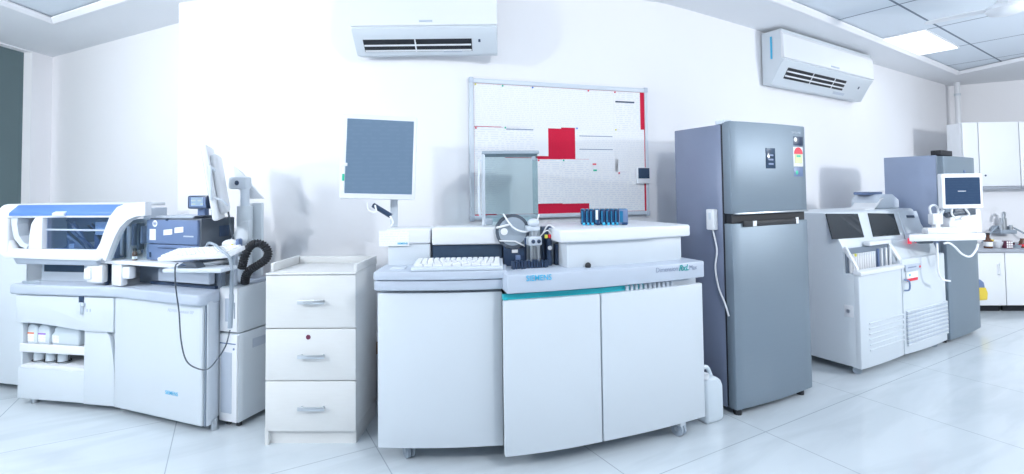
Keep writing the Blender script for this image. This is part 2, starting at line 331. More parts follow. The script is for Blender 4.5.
# ================================================================== AIR CONDITIONERS
def aircon(F, u0, u1, zt, zl, zb, dep, vents, label, logo=True):
    t = thing('air_conditioner', label, 'air conditioner', F.sub((u0+u1)/2, dep, 0, zb))
    vb = dep * 0.62
    mb = MB(F); mb.prism([(dep, zb+0.01), (vb, zb), (0.035, zl-0.045), (0.004, zl-0.008), (0.012, zl), (0.02, zt), (dep, zt)], u0, u1, 'x', 0.008); mb.build('body', 'white', t)
    mb = MB(F); mb.prism([(0.018, zl+0.004), (-0.004, zl+0.008), (0.0, zl+0.03), (0.004, zt-0.05), (0.03, zt-0.01), (0.03, zl+0.01)], u0-0.004, u1+0.004, 'x', 0.006, 3); mb.build('front_panel', 'bright', t)
    # outlet on the sloping underside
    v0, z0, v1, z1 = 0.035, zl-0.045, vb, zb
    sl = lambda q: (v0 + (v1-v0)*q, z0 + (z1-z0)*q)
    nrm = Vector((-(z0-z1), -(v1-v0))).normalized()
    a0, a1 = vents[0], vents[1]
    def slope_strip(q0, q1, h0, h1, ua, ub, name, m):
        A, B = sl(q0), sl(q1); mb = MB(F)
        mb.prism([(A[0]+nrm.x*h0, A[1]+nrm.y*h0), (B[0]+nrm.x*h0, B[1]+nrm.y*h0), (B[0]+nrm.x*h1, B[1]+nrm.y*h1), (A[0]+nrm.x*h1, A[1]+nrm.y*h1)], ua, ub, 'x'); return mb.build(name, m, t)
    slope_strip(vents[2], vents[3], -0.002, 0.002, a0, a1, 'outlet_slot', 'dark')
    for q in vents[4]:
        slope_strip(q, q+0.07, 0.001, 0.007, a0+0.004, a1-0.004, 'louvre', 'bright')
    for q in vents[5]:
        slope_strip(vents[2], vents[3], 0.002, 0.006, q, q+0.008, 'louvre_bracket', 'bright')
    slope_strip(0.20, 0.34, 0.0, 0.002, u1-0.13*(u1-u0), u1-0.115*(u1-u0), 'indicator', 'navy')
    slope_strip(0.72, 0.86, 0.0, 0.002, u0+0.62*(u1-u0), u0+0.75*(u1-u0), 'printed_label', 'lilac')
    mb = MB(F); mb.box(u0+0.47*(u1-u0), u0+0.56*(u1-u0), -0.006, 0.0, zl+0.026, zl+0.036); mb.build('badge', 'lilac', t)
    return t
F1 = Fr(-0.93, 2.885, 0)
aircon(F1, 0.0, 0.85, 2.50, 2.24, 2.105, 0.195, (0.055, 0.70, 0.16, 0.80, (0.42, 0.70), (0.36,)), 'white split air conditioner directly above the whiteboard and slim monitor')
F2 = Fr(1.113 + 0.549*0.205, 3.59 - 0.836*0.205, 33.3)
t = aircon(F2, 1.245, 2.93, 2.60, 2.345, 2.145, 0.195, (1.245+0.13, 2.93-0.5, 0.06, 0.60, (0.20, 0.42), (1.8, 2.2)), 'white split air conditioner high on the wall to the right of the steel refrigerator')
mb = MB(F2); mb.box(1.2385, 1.2410, 0.10, 0.115, 2.36, 2.55); mb.build('film_strip', 'cyantext', t)

# ================================================================== NOTICE BOARD
BF = Fr(-0.3, 3.085, 18.5)
u0, u1b, z0, z1 = 0.045, BF.uz(648.5, 150, 0)[0], 1.098, 1.985
BT = thing('notice_board', 'red felt notice board in a grey frame, covered with pinned white sheets', 'notice board', BF.sub((u0+u1b)/2, 0.03, 0, z0))
mb = MB(BF); mb.box(u0+0.01, u1b-0.01, 0.008, 0.03, z0+0.01, z1-0.01); mb.build('felt_panel', 'red', BT)
mb = MB(BF); mb.box(u0, u1b, 0.0, 0.032, z1-0.03, z1, 0.004); mb.box(u0, u1b, 0.0, 0.032, z0, z0+0.026, 0.004); mb.box(u0, u0+0.026, 0.0, 0.032, z0, z1, 0.004); mb.box(u1b-0.022, u1b, 0.0, 0.032, z0, z1, 0.004); mb.build('frame', 'pale', BT)
for (a, c_) in ((u0, z1-0.026), (u1b-0.022, z1-0.026), (u0, z0-0.006), (u1b-0.022, z0-0.006)):
    mb = MB(BF); mb.box(a-0.004, a+0.026, -0.004, 0.02, c_-0.004, c_+0.032, 0.006); mb.build('corner_cap', 'lilac', BT)
M['pin_green'] = mat('green_pin', (0.03, 0.5, 0.32), 0.4); M['pin_blue'] = mat('blue_pin', (0.05, 0.2, 0.7), 0.4); M['pin_red'] = mat('red_pin', (0.75, 0.04, 0.08), 0.4); M['pin_yellow'] = mat('yellow_pin', (0.75, 0.7, 0.1), 0.4)
zx = lambda x: 460 + x/3.16
zy = lambda y: 70 + y/3.16
sheets = [
 (30, 30, 132, 178, 'sheet', 'yellow', 'typed white sheet in the top left corner of the notice board'),
 (130, 30, 226, 182, 'sheet', 'green', 'typed white sheet second from the left in the top row of the notice board'),
 (225, 30, 318, 184, 'sheet', 'blue', 'white sheet third from the left in the top row, above the red square'),
 (315, 32, 404, 183, 'sheet', None, 'white sheet fourth in the top row, straight above the right half of the red square'),
 (401, 36, 488, 184, 'sheet', 'red', 'faintly printed white sheet fifth in the top row of the notice board'),
 (485, 40, 569, 190, 'table', 'red', 'white sheet with a dark blue heading bar in the top right of the notice board'),
 (30, 180, 142, 330, 'table', 'red', 'white sheet with printed table columns at the left edge below the top row'),
 (138, 180, 240, 276, 'table', 'green', 'landscape white sheet with a ruled table just above the clear analyzer hood'),
 (236, 183, 279, 272, 'sheet', None, 'narrow blank white sheet touching the left side of the red square'),
 (364, 183, 492, 282, 'sheet', 'blue', 'white sheet with two blue ruled lines right of the red square'),
 (489, 186, 536, 322, 'sheet', 'yellow', 'narrow white sheet in the middle row, two sheets right of the red square'),
 (533, 188, 583, 326, 'sheet', None, 'narrow white sheet above and left of the digital thermometer'),
 (30, 326, 118, 456, 'table', None, 'white sheet seen behind the left edge of the clear hood'),
 (115, 278, 246, 456, 'sheet', None, 'white sheet seen through the clear analyzer hood'),
 (244, 282, 326, 422, 'table', 'red', 'grey printed sheet directly above the left half of the low red strip'),
 (323, 282, 411, 422, 'table', 'green', 'white table sheet directly above the right half of the low red strip'),
 (408, 282, 500, 336, 'sheet', None, 'white sheet with an orange and a green mark below the blue ruled sheet'),
 (408, 332, 503, 458, 'table', None, 'white column printed sheet above the row of blue cartridges'),
 (499, 322, 583, 458, 'table', 'red', 'white sheet at the lower right of the board, left of the digital thermometer'),
]
for i, (xa, ya, xb, yb, mm, pin, lab) in enumerate(sheets):
    v = 0.0055 - 0.0011 * (i % 3)
    a = BF.uz(zx(xa), zy((ya+yb)/2), v)[0]; bb = BF.uz(zx(xb), zy((ya+yb)/2), v)[0]; zt = BF.uz(zx((xa+xb)/2), zy(ya), v)[1]; zb = BF.uz(zx((xa+xb)/2), zy(yb), v)[1]
    zt = min(zt, z1 - 0.032); zb = max(zb, z0 + 0.028); a = max(a, u0 + 0.0275); bb = min(bb, u1b - 0.024); zt = min(zt, z1 - 0.0315)
    fs = BF.sub(a, v, 0, zb)
    mb = MB(fs); w_, h_ = bb-a, zt-zb
    mb.prism([(0, 0), (w_*0.5, 0.0004), (w_, 0), (w_, h_), (w_*0.5, h_), (0, h_)], 0, 0.0008, 'y')
    o = mb.build('printed_sheet', 'label' if lab.startswith('narrow blank') else mm, None, label=lab, category='paper', group='sheets pinned to the notice board')
    if pin:
        mb = MB(fs); mb.ball((w_*0.02+0.006, -0.006, h_-0.008), 0.006, 0.006, 0.006, 8); mb.build('push_pin', 'pin_'+pin, o, label=pin+' round push pin')
    if 'heading bar' in lab:
        mb = MB(fs); mb.box(w_*0.07, w_*0.78, -0.001, 0, h_*0.71, h_*0.75); mb.build('heading_bar', 'navy', o)
    if 'two blue' in lab:
        mb = MB(fs); mb.box(w_*0.1, w_*0.92, -0.001, 0, h_*0.72, h_*0.745); mb.box(w_*0.1, w_*0.92, -0.001, 0, h_*0.30, h_*0.325); mb.build('ruled_line', 'greytext', o)
    if 'orange' in lab:
        mb = MB(fs); mb.box(w_*0.12, w_*0.24, -0.001, 0, h_*0.66, h_*0.75); mb.build('orange_mark', 'redlabel', o)
        mb = MB(fs); mb.box(w_*0.14, w_*0.26, -0.001, 0, h_*0.30, h_*0.40); mb.build('green_mark', 'pin_green', o)
    if 'ruled table' in lab:
        mb = MB(fs); mb.box(w_*0.08, w_*0.92, -0.001, 0, h_*0.90, h_*0.935); mb.build('table_heading', 'greytext', o)
# thermometer clipped to the right frame
t = thing('digital_thermometer', 'small dark digital thermometer clipped to the right frame of the notice board', 'thermometer', BF.sub(BF.uz(644, 181, -0.02)[0], -0.002, 0, BF.uz(644, 181, -0.02)[1]))
mb = MB(BF); q = pbox(mb, 637.5, 167.5, 650.5, 183.5, -0.024, -0.005, 0.004); mb.build('casing', 'bright', t)
mb = MB(BF); pbox(mb, 638.5, 168, 649.5, 178.5, -0.026, -0.022, 0.001); mb.build('display', 'display', t)
fs = BF; a = fs.uz(644, 172, -0.027); lettering('22.4', 0.026, fs, a[0], -0.027, a[1], 'pale', t, name='digits') if False else None
# ================================================================== CENTRE ANALYZER
CL = Fr(-0.643, 2.38, 0.8); K1 = Fr(-0.024, 2.30, 15.5); K2 = Fr(0.422, 2.424, 23.2)
T = thing('chemistry_analyzer', 'wide white analyzer with three plain doors and a clear hood, below the notice board', 'analyzer', CL)
def plan(*ps): return [tuple((f.w(u, v)).xy) for f, u, v in ps]
w1 = 0.463; w2 = 0.628
# carcass
mb = MB(); mb.prism(plan((CL, 0.01, 0.03), (CL, 0.585, 0.03), (CL, 0.585, 0.62), (CL, 0.01, 0.62)), 0.095, 0.82, 'z', 0.004)
mb.prism(plan((K1, 0.02, 0.03), (K1, w1, 0.03), (K2, w2-0.01, 0.03), (K2, w2-0.03, 0.55), (K2, 0.1, 0.60), (K1, 0.1, 0.62)), 0.095, 0.80, 'z', 0.004); mb.build('carcass', 'pale', T)
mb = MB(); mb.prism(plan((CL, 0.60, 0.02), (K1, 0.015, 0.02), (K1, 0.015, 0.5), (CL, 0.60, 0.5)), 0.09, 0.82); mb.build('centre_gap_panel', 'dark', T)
mb = MB(CL); mb.prism([(0, 0.0), (0.15, -0.012), (0.3, -0.016), (0.44, -0.012), (0.588, 0.0), (0.588, 0.024), (0, 0.024)], 0.082, 0.80, 'z', 0.004); mb.build('left_door', 'white', T)
def kdoor(f, ua, ub, name, zt0, zt1):
    mb = MB(f); k = 8; outer = [(ua + (ub-ua)*i/k, -0.012*math.sin(math.pi*i/k)) for i in range(k+1)]
    mb.prism(outer + [(ub, 0.026), (ua, 0.026)], 0.076, 0.775, 'z', 0.004); return mb.build(name, 'white', T)
kdoor(K1, -0.022, w1-0.006, 'middle_door', 0.78, 0.775); kdoor(K2, 0.002, w2+0.004, 'right_door', 0.775, 0.77)
mb = MB(K1); mb.box(-0.02, w1, 0.016, 0.04, 0.776, 0.80); mb.box(-0.02, 0.0, 0.01, 0.03, 0.776, 0.802); mb.build('turquoise_strip', 'cyan', T, label='turquoise strip under the worktop edge')
mb = MB(K2); mb.box(0.0, 0.27, 0.016, 0.04, 0.776, 0.80); mb.build('turquoise_strip', 'cyan', T)
mb = MB(K2)
for k in range(11): mb.box(0.15 + k*0.028, 0.165 + k*0.028, 0.005, 0.03, 0.772, 0.80, 0.002)
mb.build('vent_grille', 'pale', T)
# worktop band right
mb = MB(); mb.prism(plan((K1, -0.012, -0.022), (K1, 0.24, -0.03), (K1, w1, -0.022), (K2, 0.33, -0.034), (K2, w2+0.0, -0.022), (K2, w2+0.0, 0.56), (K2, 0.1, 0.62), (K1, 0.02, 0.62)), 0.810, 0.895, 'z', 0.007); mb.build('worktop', 'lilac', T)
# desk left with two layers
ed = [(-0.012, -0.028), (0.15, -0.045), (0.3, -0.05), (0.45, -0.046), (0.612, -0.03)]
mb = MB(CL); mb.prism(ed + [(0.612, 0.60), (-0.012, 0.60)], 0.866, 0.905, 'z', 0.006)
mb.prism([(x, y+0.012) for x, y in ed] + [(0.606, 0.60), (-0.008, 0.60)], 0.815, 0.862, 'z', 0.006); mb.build('keyboard_desk', 'lilac', T)
mb = MB(CL); mb.box(0.05, 0.12, 0.03, 0.10, 0.904, 0.910, 0.003); mb.build('flush_lid', 'pale', T)
# housing at the left
mb = MB(CL); mb.box(0.012, 0.224, 0.17, 0.32, 0.904, 1.012, 0.004); mb.build('left_housing', 'white', T)
q0 = CL.uz(376, 236, 0.16); 
zt = CL.uz(400, 229, 0.16)[1]
mb = MB(CL); mb.box(0.004, 0.226, 0.16, 0.34, 1.013, zt, 0.010, 3); mb.build('left_cover', 'bright', T)
mb = MB(CL); mb.box(0.232, 0.592, 0.19, 0.32, 0.904, zt-0.02, 0.003); mb.build('display_housing', 'navy', T)
mb = MB(CL); za = CL.uz(460, 245, 0.16)[1]; mb.box(0.234, 0.594, 0.16, 0.34, za, zt+0.004, 0.010, 3); mb.build('display_cover', 'bright', T)
mb = MB(CL); zb = CL.uz(460, 262, 0.18)[1]; mb.box(0.236, 0.590, 0.178, 0.2, 0.906, za, 0.002); mb.build('display_window', 'display', T)
mb = MB(CL)
for k in range(14): mb.box(0.25 + k*0.022, 0.265 + k*0.022, 0.174, 0.18, zb+0.018, zb+0.022)
mb.build('display_ticks', 'greytext', T)
# notes taped to the left cover
for (xa, xb, mm) in ((379, 395.5, 'sheet'), (395.5, 409, 'sheet')):
    mb = MB(CL); a = CL.uz(xa, 238, 0.158)[0]; c_ = CL.uz(xb, 238, 0.158)[0]; zz0 = CL.uz(395, 246, 0.158)[1]; zz1 = CL.uz(395, 231, 0.158)[1]
    mb.box(a, c_, 0.1575, 0.161, zz0, zz1); mb.build('taped_note', mm, T)
a = CL.uz(402.5, 243.5, 0.157); lettering('SIEMENS', 0.013, CL, a[0], 0.1565, a[1], 'cyantext', T, 1.05, bold=0.0003)
a = K1.uz(539, 278, -0.03); lettering('SIEMENS', 0.036, K1, a[0], -0.0305, a[1], 'cyantext', T, 0.92, bold=0.0003)
fa = K2
a = K2.uz(667, 269.5, -0.034); lettering('Dimension', 0.034, K2, a[0], -0.0345, a[1], 'greytext', T, 0.95)
a = K2.uz(683.5, 268, -0.032); lettering('RxL', 0.042, K2, a[0], -0.0325, a[1], 'greentext', T, 0.95, bold=0.001, shear=0.35)
a = K2.uz(693, 267.5, -0.028); lettering('Max', 0.034, K2, a[0], -0.0290, a[1], 'greytext', T, 0.9)
# right lid and box
mb = MB(); mb.prism(plan((K1, K1.uz(567, 252, 0.08)[0], 0.08), (K1, w1, 0.08), (K2, 0.30, 0.07), (K2, w2-0.06, 0.08), (K2, w2-0.06, 0.52), (K2, 0.1, 0.58), (K1, K1.uz(567, 252, 0.08)[0], 0.55)), 0.89, 1.02, 'z', 0.005); mb.build('reagent_housing', 'white', T)
mb = MB(); mb.prism(plan((K1, K1.uz(560, 235, 0.055)[0], 0.055), (K1, w1, 0.05), (K2, 0.30, 0.035), (K2, w2-0.02, 0.05), (K2, w2-0.02, 0.54), (K2, 0.1, 0.60), (K1, K1.uz(560, 235, 0.055)[0], 0.58)), 1.02, 1.083, 'z', 0.012, 3); mb.build('reagent_lid', 'bright', T)
mb = MB(K1); a = K1.uz(588, 264, 0.06); mb.ball((a[0], 0.06, 0.905), 0.016, 0.012, 0.016, 12); mb.build('lock_knob', 'black', T)
# mechanism well behind the worktop edge
mb = MB(K1); mb.box(0.0, 0.25, 0.40, 0.42, 0.895, 1.13, 0.003); mb.build('back_plate', 'white', T)
# reagent wheel
rp = at(512, 231, 2.56); rf = Fr(rp.x, rp.y, 10)
mb = MB(rf); mb.tube([(0, -0.02, rp.z), (0, 0.06, rp.z)], [0.088, 0.08], 28); mb.tube([(0, 0.02, rp.z-0.06), (0.0, 0.03, 0.895)], 0.03, 14); mb.build('pump_wheel', 'printdark', T, label='dark grey pump wheel')
mb = MB(rf); mb.tube([(0, -0.024, rp.z), (0, -0.018, rp.z)], 0.072, 24); mb.build('wheel_face', 'grey', T)
mb = MB(rf); mb.tube([(-0.045, -0.03, rp.z-0.0), (-0.045, -0.022, rp.z)], 0.018, 14); mb.build('dial', 'label', T)
mb = MB(rf); mb.tube([(-0.07, -0.028, rp.z-0.045), (0.01, -0.03, rp.z-0.05), (0.06, -0.026, rp.z-0.075)], 0.004, 6); mb.tube([(-0.085, -0.03, rp.z+0.02), (-0.02, -0.034, rp.z+0.035)], 0.006, 6); mb.build('wheel_clip', 'label', T)
mb = MB(rf); mb.tube(spline([(-0.05, -0.03, rp.z+0.09), (0.0, -0.05, rp.z+0.02), (0.07, -0.05, rp.z+0.0), (0.12, -0.03, rp.z+0.045), (0.14, -0.01, rp.z+0.08)]), 0.0045, 6); mb.build('tubing', 'label', T)
# black sampler block
sp_ = at(514.5, 255, 2.57); sf = Fr(sp_.x, sp_.y, 12)
mb = MB(sf); mb.box(-0.055, 0.05, -0.02, 0.06, 0.895, 0.985, 0.004); mb.box(-0.06, -0.045, -0.02, 0.0, 0.895, 1.01); mb.box(0.035, 0.062, -0.01, 0.04, 0.895, 1.0); mb.build('sampler_block', 'navy', T)
mb = MB(sf); mb.box(-0.018, 0.012, -0.024, -0.018, 0.962, 0.978); mb.box(-0.045, -0.03, -0.01, 0.01, 0.985, 1.002, 0.003); mb.box(-0.01, 0.03, 0, 0.03, 0.985, 1.0, 0.003); mb.build('block_label', 'label', T)
mb = MB(sf); mb.tube([(-0.02, 0.0, 0.985), (-0.02, 0, 1.02)], 0.013, 12); mb.tube([(0.015, 0.01, 0.985), (0.015, 0.01, 1.012)], 0.016, 12); mb.build('valve', 'metal', T)
mb = MB(sf); mb.box(0.0, 0.026, -0.026, -0.02, 0.925, 0.95, 0.003); mb.build('connector', 'printer', T)
# probe tower
pp = at(536, 250, 2.52); pf = Fr(pp.x, pp.y, 15)
mb = MB(pf); mb.tube([(0, 0.03, 0.895), (0, 0.03, 1.09)], 0.018, 14); mb.tube([(-0.022, 0, 0.895), (-0.022, 0, 1.02)], 0.008, 10); mb.tube([(0.012, 0, 0.895), (0.012, 0, 1.0)], 0.009, 10); mb.build('probe_column', 'metal', T)
mb = MB(pf); mb.box(-0.04, 0.03, -0.01, 0.05, 1.0, 1.045, 0.008); mb.box(-0.045, 0.02, -0.01, 0.05, 1.075, 1.10, 0.006); mb.build('probe_head', 'pale', T)
mb = MB(pf); mb.ball((-0.018, -0.014, 1.022), 0.010); mb.build('probe_cap', 'navy', T)
mb = MB(pf); mb.ball((0.012, -0.014, 1.022), 0.010); mb.box(-0.058, -0.05, 0, 0.01, 1.0, 1.04); mb.build('probe_cap', 'navy', T)
mb = MB(pf); mb.ball((-0.012, 0.0, 1.115), 0.03, 0.03, 0.022); mb.build('dome_cover', 'pale', T)
bp = at(549, 252, 2.56); bf = Fr(bp.x, bp.y, 15)
mb = MB(bf); mb.box(-0.025, 0.028, 0.03, 0.07, 0.895, 1.09, 0.003); mb.tube([(0.0, 0, 0.895), (0.0, 0, 1.04)], 0.014, 12); mb.box(0.035, 0.05, 0.0, 0.03, 0.895, 1.0); mb.box(0.052, 0.07, 0.0, 0.03, 0.895, 1.02); mb.build('syringe_bank', 'navy', T)
for k, (du, mm) in enumerate(((-0.018, 'pin_yellow'), (0.0, 'redlabel'), (0.018, 'redlabel'))):
    mb = MB(bf); mb.tube([(du, -0.012, 1.035), (du, -0.012, 1.052)], 0.008, 10); mb.build('coloured_cap', mm, T)
mb = MB(bf); mb.tube([(0.0, -0.018, 0.985), (0.0, -0.012, 0.985)], 0.011, 12); mb.build('gauge', 'label', T)
mb = MB(bf); mb.tube(spline([(-0.03, 0, 1.06), (-0.01, -0.02, 1.10), (0.03, -0.01, 1.08), (0.05, 0, 1.02)]), 0.004, 6); mb.tube(spline([(-0.05, 0, 1.04), (-0.02, -0.03, 1.075), (0.01, -0.02, 1.05)]), 0.003, 6); mb.build('tubing', 'label', T)
mb = MB(K1)
rnd = random.Random(3)
for k in range(14): x = 0.06 + k*0.0135; mb.box(x, x+0.009, 0.12+0.02*rnd.random(), 0.16, 0.895, 0.925+0.012*rnd.random())
mb.build('cuvette_strip', 'navy', T)
# clear hood
HF = Fr(at(483, 200, 2.62).x, 2.62, 4)
hw = HF.uz(538, 200, 0)[0]; ht = HF.uz(515, 154, 0)[1]; hb = HF.uz(487, 222, 0)[1]
mb = MB(HF); mb.box(0.0, hw, 0.0, 0.004, hb, ht); mb.box(hw-0.004, hw, 0.0, 0.22, hb+0.03, ht); mb.box(0.0, 0.004, 0.0, 0.22, hb, ht); mb.build('hood', 'glass', T, label='clear blue-green hood')
mb = MB(HF); mb.box(-0.004, hw+0.01, -0.004, 0.24, ht, ht+0.018, 0.005); mb.build('hood_top', 'grey', T)
mb = MB(HF); mb.box(-0.006, 0.012, -0.004, 0.012, hb-0.02, ht, 0.005); mb.tube(spline([(-0.012, -0.012, ht-0.03), (-0.02, -0.02, ht-0.06), (-0.02, -0.02, hb+0.07), (-0.01, -0.01, hb+0.03)]), 0.006, 8); mb.build('hood_handle', 'pale', T)
mb = MB(HF); mb.box(hw-0.03, hw-0.012, -0.006, 0.004, ht-0.035, ht-0.012, 0.004); mb.build('hood_latch', 'grey', T)
mb = MB(HF); mb.box(0.01, 0.05, -0.006, 0.02, hb-0.015, hb+0.02, 0.006); mb.build('hood_hinge', 'grey', T)
# caster wheels
for (px, py) in ((408, 459), (680, 437)):
    c = onz(px, py, 0); f = Fr(c.x, c.y + 0.02, 35)
    mb = MB(f); mb.tube([(-0.018, 0, 0.036), (-0.004, 0, 0.036)], 0.036, 20); mb.tube([(0.004, 0, 0.036), (0.018, 0, 0.036)], 0.036, 20); w_ = mb.build('caster', 'grey', T)
    mb = MB(f); mb.box(-0.022, 0.022, -0.030, 0.026, 0.056, 0.097, 0.005); mb.tube([(-0.021, 0, 0.036), (0.021, 0, 0.036)], 0.011, 12); mb.build('fork', 'metal', w_)
for (f, u, v) in ((CL, 0.45, 0.5), (K2, 0.5, 0.45), (K1, 0.1, 0.45)):
    c = f.w(u, v); f2 = Fr(c.x, c.y, 20)
    mb = MB(f2); mb.tube([(-0.014, 0, 0.031), (0.014, 0, 0.031)], 0.030, 16); w_ = mb.build('caster', 'grey', T); mb = MB(f2); mb.box(-0.02, 0.02, -0.028, 0.024, 0.046, 0.097, 0.005); mb.build('fork', 'metal', w_)
# ---- keyboard on the desk
kf = CL.sub(CL.uz(412, 270, 0.0)[0], -0.035, 0.6, 0.9065)
kw = CL.uz(503, 268, 0.0)[0] - CL.uz(412, 270, 0.0)[0]
t = thing('keyboard', 'white keyboard lying on the pale desk of the middle analyzer, below the dark display', 'keyboard', kf)
mb = MB(kf); mb.prism([(0, 0), (0, 0.016), (0.17, 0.034), (0.17, 0)], 0.0, kw, 'x', 0.004); mb.build('case', 'pale', t)
mb = MB(kf)
for r_ in range(5):
    n_ = (15, 15, 14, 13, 9)[4-r_]
    for k in range(n_):
        x0 = 0.012 + k*(kw-0.024)/n_; x1 = x0 + (kw-0.024)/n_ - 0.004; y0 = 0.016 + r_*0.029; zz = 0.017 + y0*0.106
        mb.box(x0, x1, y0, y0+0.024, zz-0.002, zz+0.011, 0.003, 1)
mb.build('keys', 'bright', t)
# ---- blue cartridges on the lid
lidz = 1.0835
cuts = [(581, 585.5), (585.8, 589.5), (589.8, 594), (594.3, 600.2), (600.6, 605.5), (605.8, 610), (610.3, 614.5), (614.8, 618.5), (618.8, 628)]
ords = ['leftmost blue cartridge in the row on the white analyzer lid', 'second blue cartridge from the left end of the row on the lid', 'third blue cartridge from the left, left of the one with a white slip', 'blue cartridge with a white slip in the row on the analyzer lid', 'fifth blue cartridge from the left, just right of the white slip', 'sixth blue cartridge from the left end of the row on the lid', 'third blue cartridge from the right end of the row on the lid', 'second blue cartridge from the right end of the row on the lid', 'rightmost, widest and palest blue cartridge on the white analyzer lid']
LF = K2.sub(0.1, 0.30, -28)
LF.x = 0
for i, (xa, xb) in enumerate(cuts):
    a = LF.uz(xa, 215, 0)[0]; b_ = LF.uz(xb, 215, 0)[0]; h = 0.084
    f = LF.sub(a, 0.0, 0, lidz); w_ = b_-a
    t = thing('reagent_cartridge', ords[i], 'reagent cartridge', f, 'blue cartridges on the analyzer lid')
    mb = MB(f); mb.box(0, w_, 0, 0.085, 0.004, h, 0.002); mb.build('shell', 'cartblue' if i != 8 else 'printer', t)
    mb = MB(f); mb.box(w_*0.08, w_*0.45, -0.003, 0.0, 0.014, h-0.008); mb.build('side_rib', 'cartside', t)
    mb = MB(f); mb.box(w_*0.35, w_*0.9, -0.004, 0.02, 0.0, 0.014, 0.001); mb.build('foot', 'cartfoot' if i not in (8, 3) else 'cartblue', t)
    mb = MB(f); mb.box(w_*0.1, w_*0.9, 0.004, 0.08, h, h+0.004, 0.001); mb.build('lid', 'cartside', t)
    if i == 3: mb = MB(f); mb.box(w_*0.22, w_*0.62, -0.005, 0.0, 0.03, h-0.002); mb.build('white_slip', 'label', t)
# ---- monitor above the left housing
MF = Fr(at(338.5, 160, 2.52).x, 2.52, 12)
t = thing('computer_monitor', 'lit blue-grey screen monitor in a white bezel on a post above the middle analyzer', 'monitor', MF.sub(0.25, 0.1, 0, zt))
mw = MF.uz(415, 160, 0)[0]; mtop = MF.uz(341, 112.5, 0)[1]; mbot = MF.uz(339, 198.5, 0)[1]
MFt = Fr(0, 0); MFt.M = MF.M @ Matrix.Translation((0, 0, mbot)) @ Matrix.Rotation(R(2), 4, 'Y') @ Matrix.Rotation(R(-3), 4, 'X'); MFt.I = MFt.M.inverted()
mh = mtop - mbot
mb = MB(MFt); mb.prism(rrect(0, mw, 0, mh, 0.012), 0, 0.04, 'y', 0.006); mb.prism(rrect(0.03, mw-0.03, 0.03, mh-0.03, 0.02), 0.04, 0.075, 'y', 0.015); mb.build('bezel', 'bright', t)
mb = MB(MFt); mb.box(0.027, mw-0.018, -0.0015, 0.004, 0.028, mh-0.024); mb.build('screen', 'screen1', t)
mb = MB(MFt); mb.box(0.012, 0.024, -0.003, 0.004, 0.04, 0.17, 0.002); mb.box(0.0, 0.036, -0.004, 0.0, 0.165, 0.182, 0.002); mb.build('side_label', 'label', t)
mb = MB(MFt); mb.box(0.0125, 0.0245, -0.0042, 0.0, 0.09, 0.125, 0.001); mb.build('green_sticker', 'pin_green', t)
pu = MF.uz(393, 215, 0.09)[0]
mb = MB(MF); mb.box(pu-0.014, pu+0.024, 0.10, 0.15, zt+0.002, mbot+0.10, 0.004); mb.build('post', 'pale', t)
mb = MB(MF); mb.tube([MF.I @ at(373, 205, 2.58), MF.I @ at(391, 216, 2.58)], 0.013, 10); mb.build('gas_strut', 'navy', t)
mb = MB(MF); mb.tube(spline([MF.I @ at(367, 203, 2.57), MF.I @ at(369, 210, 2.56), MF.I @ at(376, 212, 2.56), MF.I @ at(375, 205, 2.56)]), 0.005, 6); mb.build('cable', 'label', t)
mb = MB(MF); mb.tube(spline([MF.I @ at(390, 216, 2.57), MF.I @ at(393, 222, 2.57), MF.I @ at(391, 226, 2.56)]), 0.005, 6); mb.build('cable', 'label', t)

# ================================================================== DRAWER UNIT
D = Fr(-1.272, 2.585, -1.5)
dw = D.uz(356, 360, 0)[0]
t = thing('drawer_unit', 'white wood three-drawer pedestal with metal handles, beside the middle analyzer', 'drawer unit', D)
dz = D.uz(310, 274, 0)[1]; dep = 0.36
mb = MB(D); mb.box(0.004, dw-0.004, 0.018, dep, 0.085, dz-0.003, 0.002); mb.build('carcass', 'laminate', t)
mb = MB(D); mb.box(0.012, dw-0.006, 0.02, dep-0.01, 0, 0.085); mb.build('plinth', 'laminate', t)
mb = MB(D); mb.box(0.0, 0.018, -0.002, 0.02, 0, 0.085); mb.build('side_foot', 'laminate', t)
mb = MB(D); mb.box(0, dw, -0.004, dep+0.004, dz-0.003, dz+0.006, 0.002); mb.build('top_board', 'laminate', t)
mb = MB(D); mb.box(0.0, 0.018, 0.05, dep, dz+0.006, dz+0.05, 0.002); mb.box(dw-0.018, dw, 0.02, dep, dz+0.006, dz+0.045, 0.002); mb.box(0.018, dw-0.018, dep-0.018, dep, dz+0.006, dz+0.045, 0.002); mb.build('gallery_rail', 'laminate', t)
z4 = [D.uz(310, y, 0)[1] for y in (275, 328.5, 381, 432)]
for k in range(3):
    mb = MB(D); mb.box(0.001, dw-0.001, -0.002, 0.018, z4[k+1]+0.003, z4[k]-0.002, 0.003); dr = mb.build('drawer', 'laminate', t)
    hy = (302, 356.5, 408.5)[k]; hz_ = D.uz(311, hy, -0.02)[1]; ha = D.uz(298, hy, -0.02)[0]; hb_ = D.uz(325, hy, -0.02)[0]
    mb = MB(D); mb.box(ha, hb_, -0.032, -0.024, hz_-0.010, hz_+0.010, 0.003); mb.box(ha+0.008, ha+0.018, -0.026, -0.001, hz_-0.006, hz_+0.006, 0.002); mb.box(hb_-0.018, hb_-0.008, -0.026, -0.001, hz_-0.006, hz_+0.006, 0.002); mb.build('handle', 'metal', dr, label='flat grey metal handle')
    if k == 1:
        a = D.uz(308.5, 337, 0)
        mb = MB(D); mb.tube([(a[0], -0.004, a[1]), (a[0], 0.0, a[1])], 0.012, 16); mb.build('keyhole', 'maroon', dr)
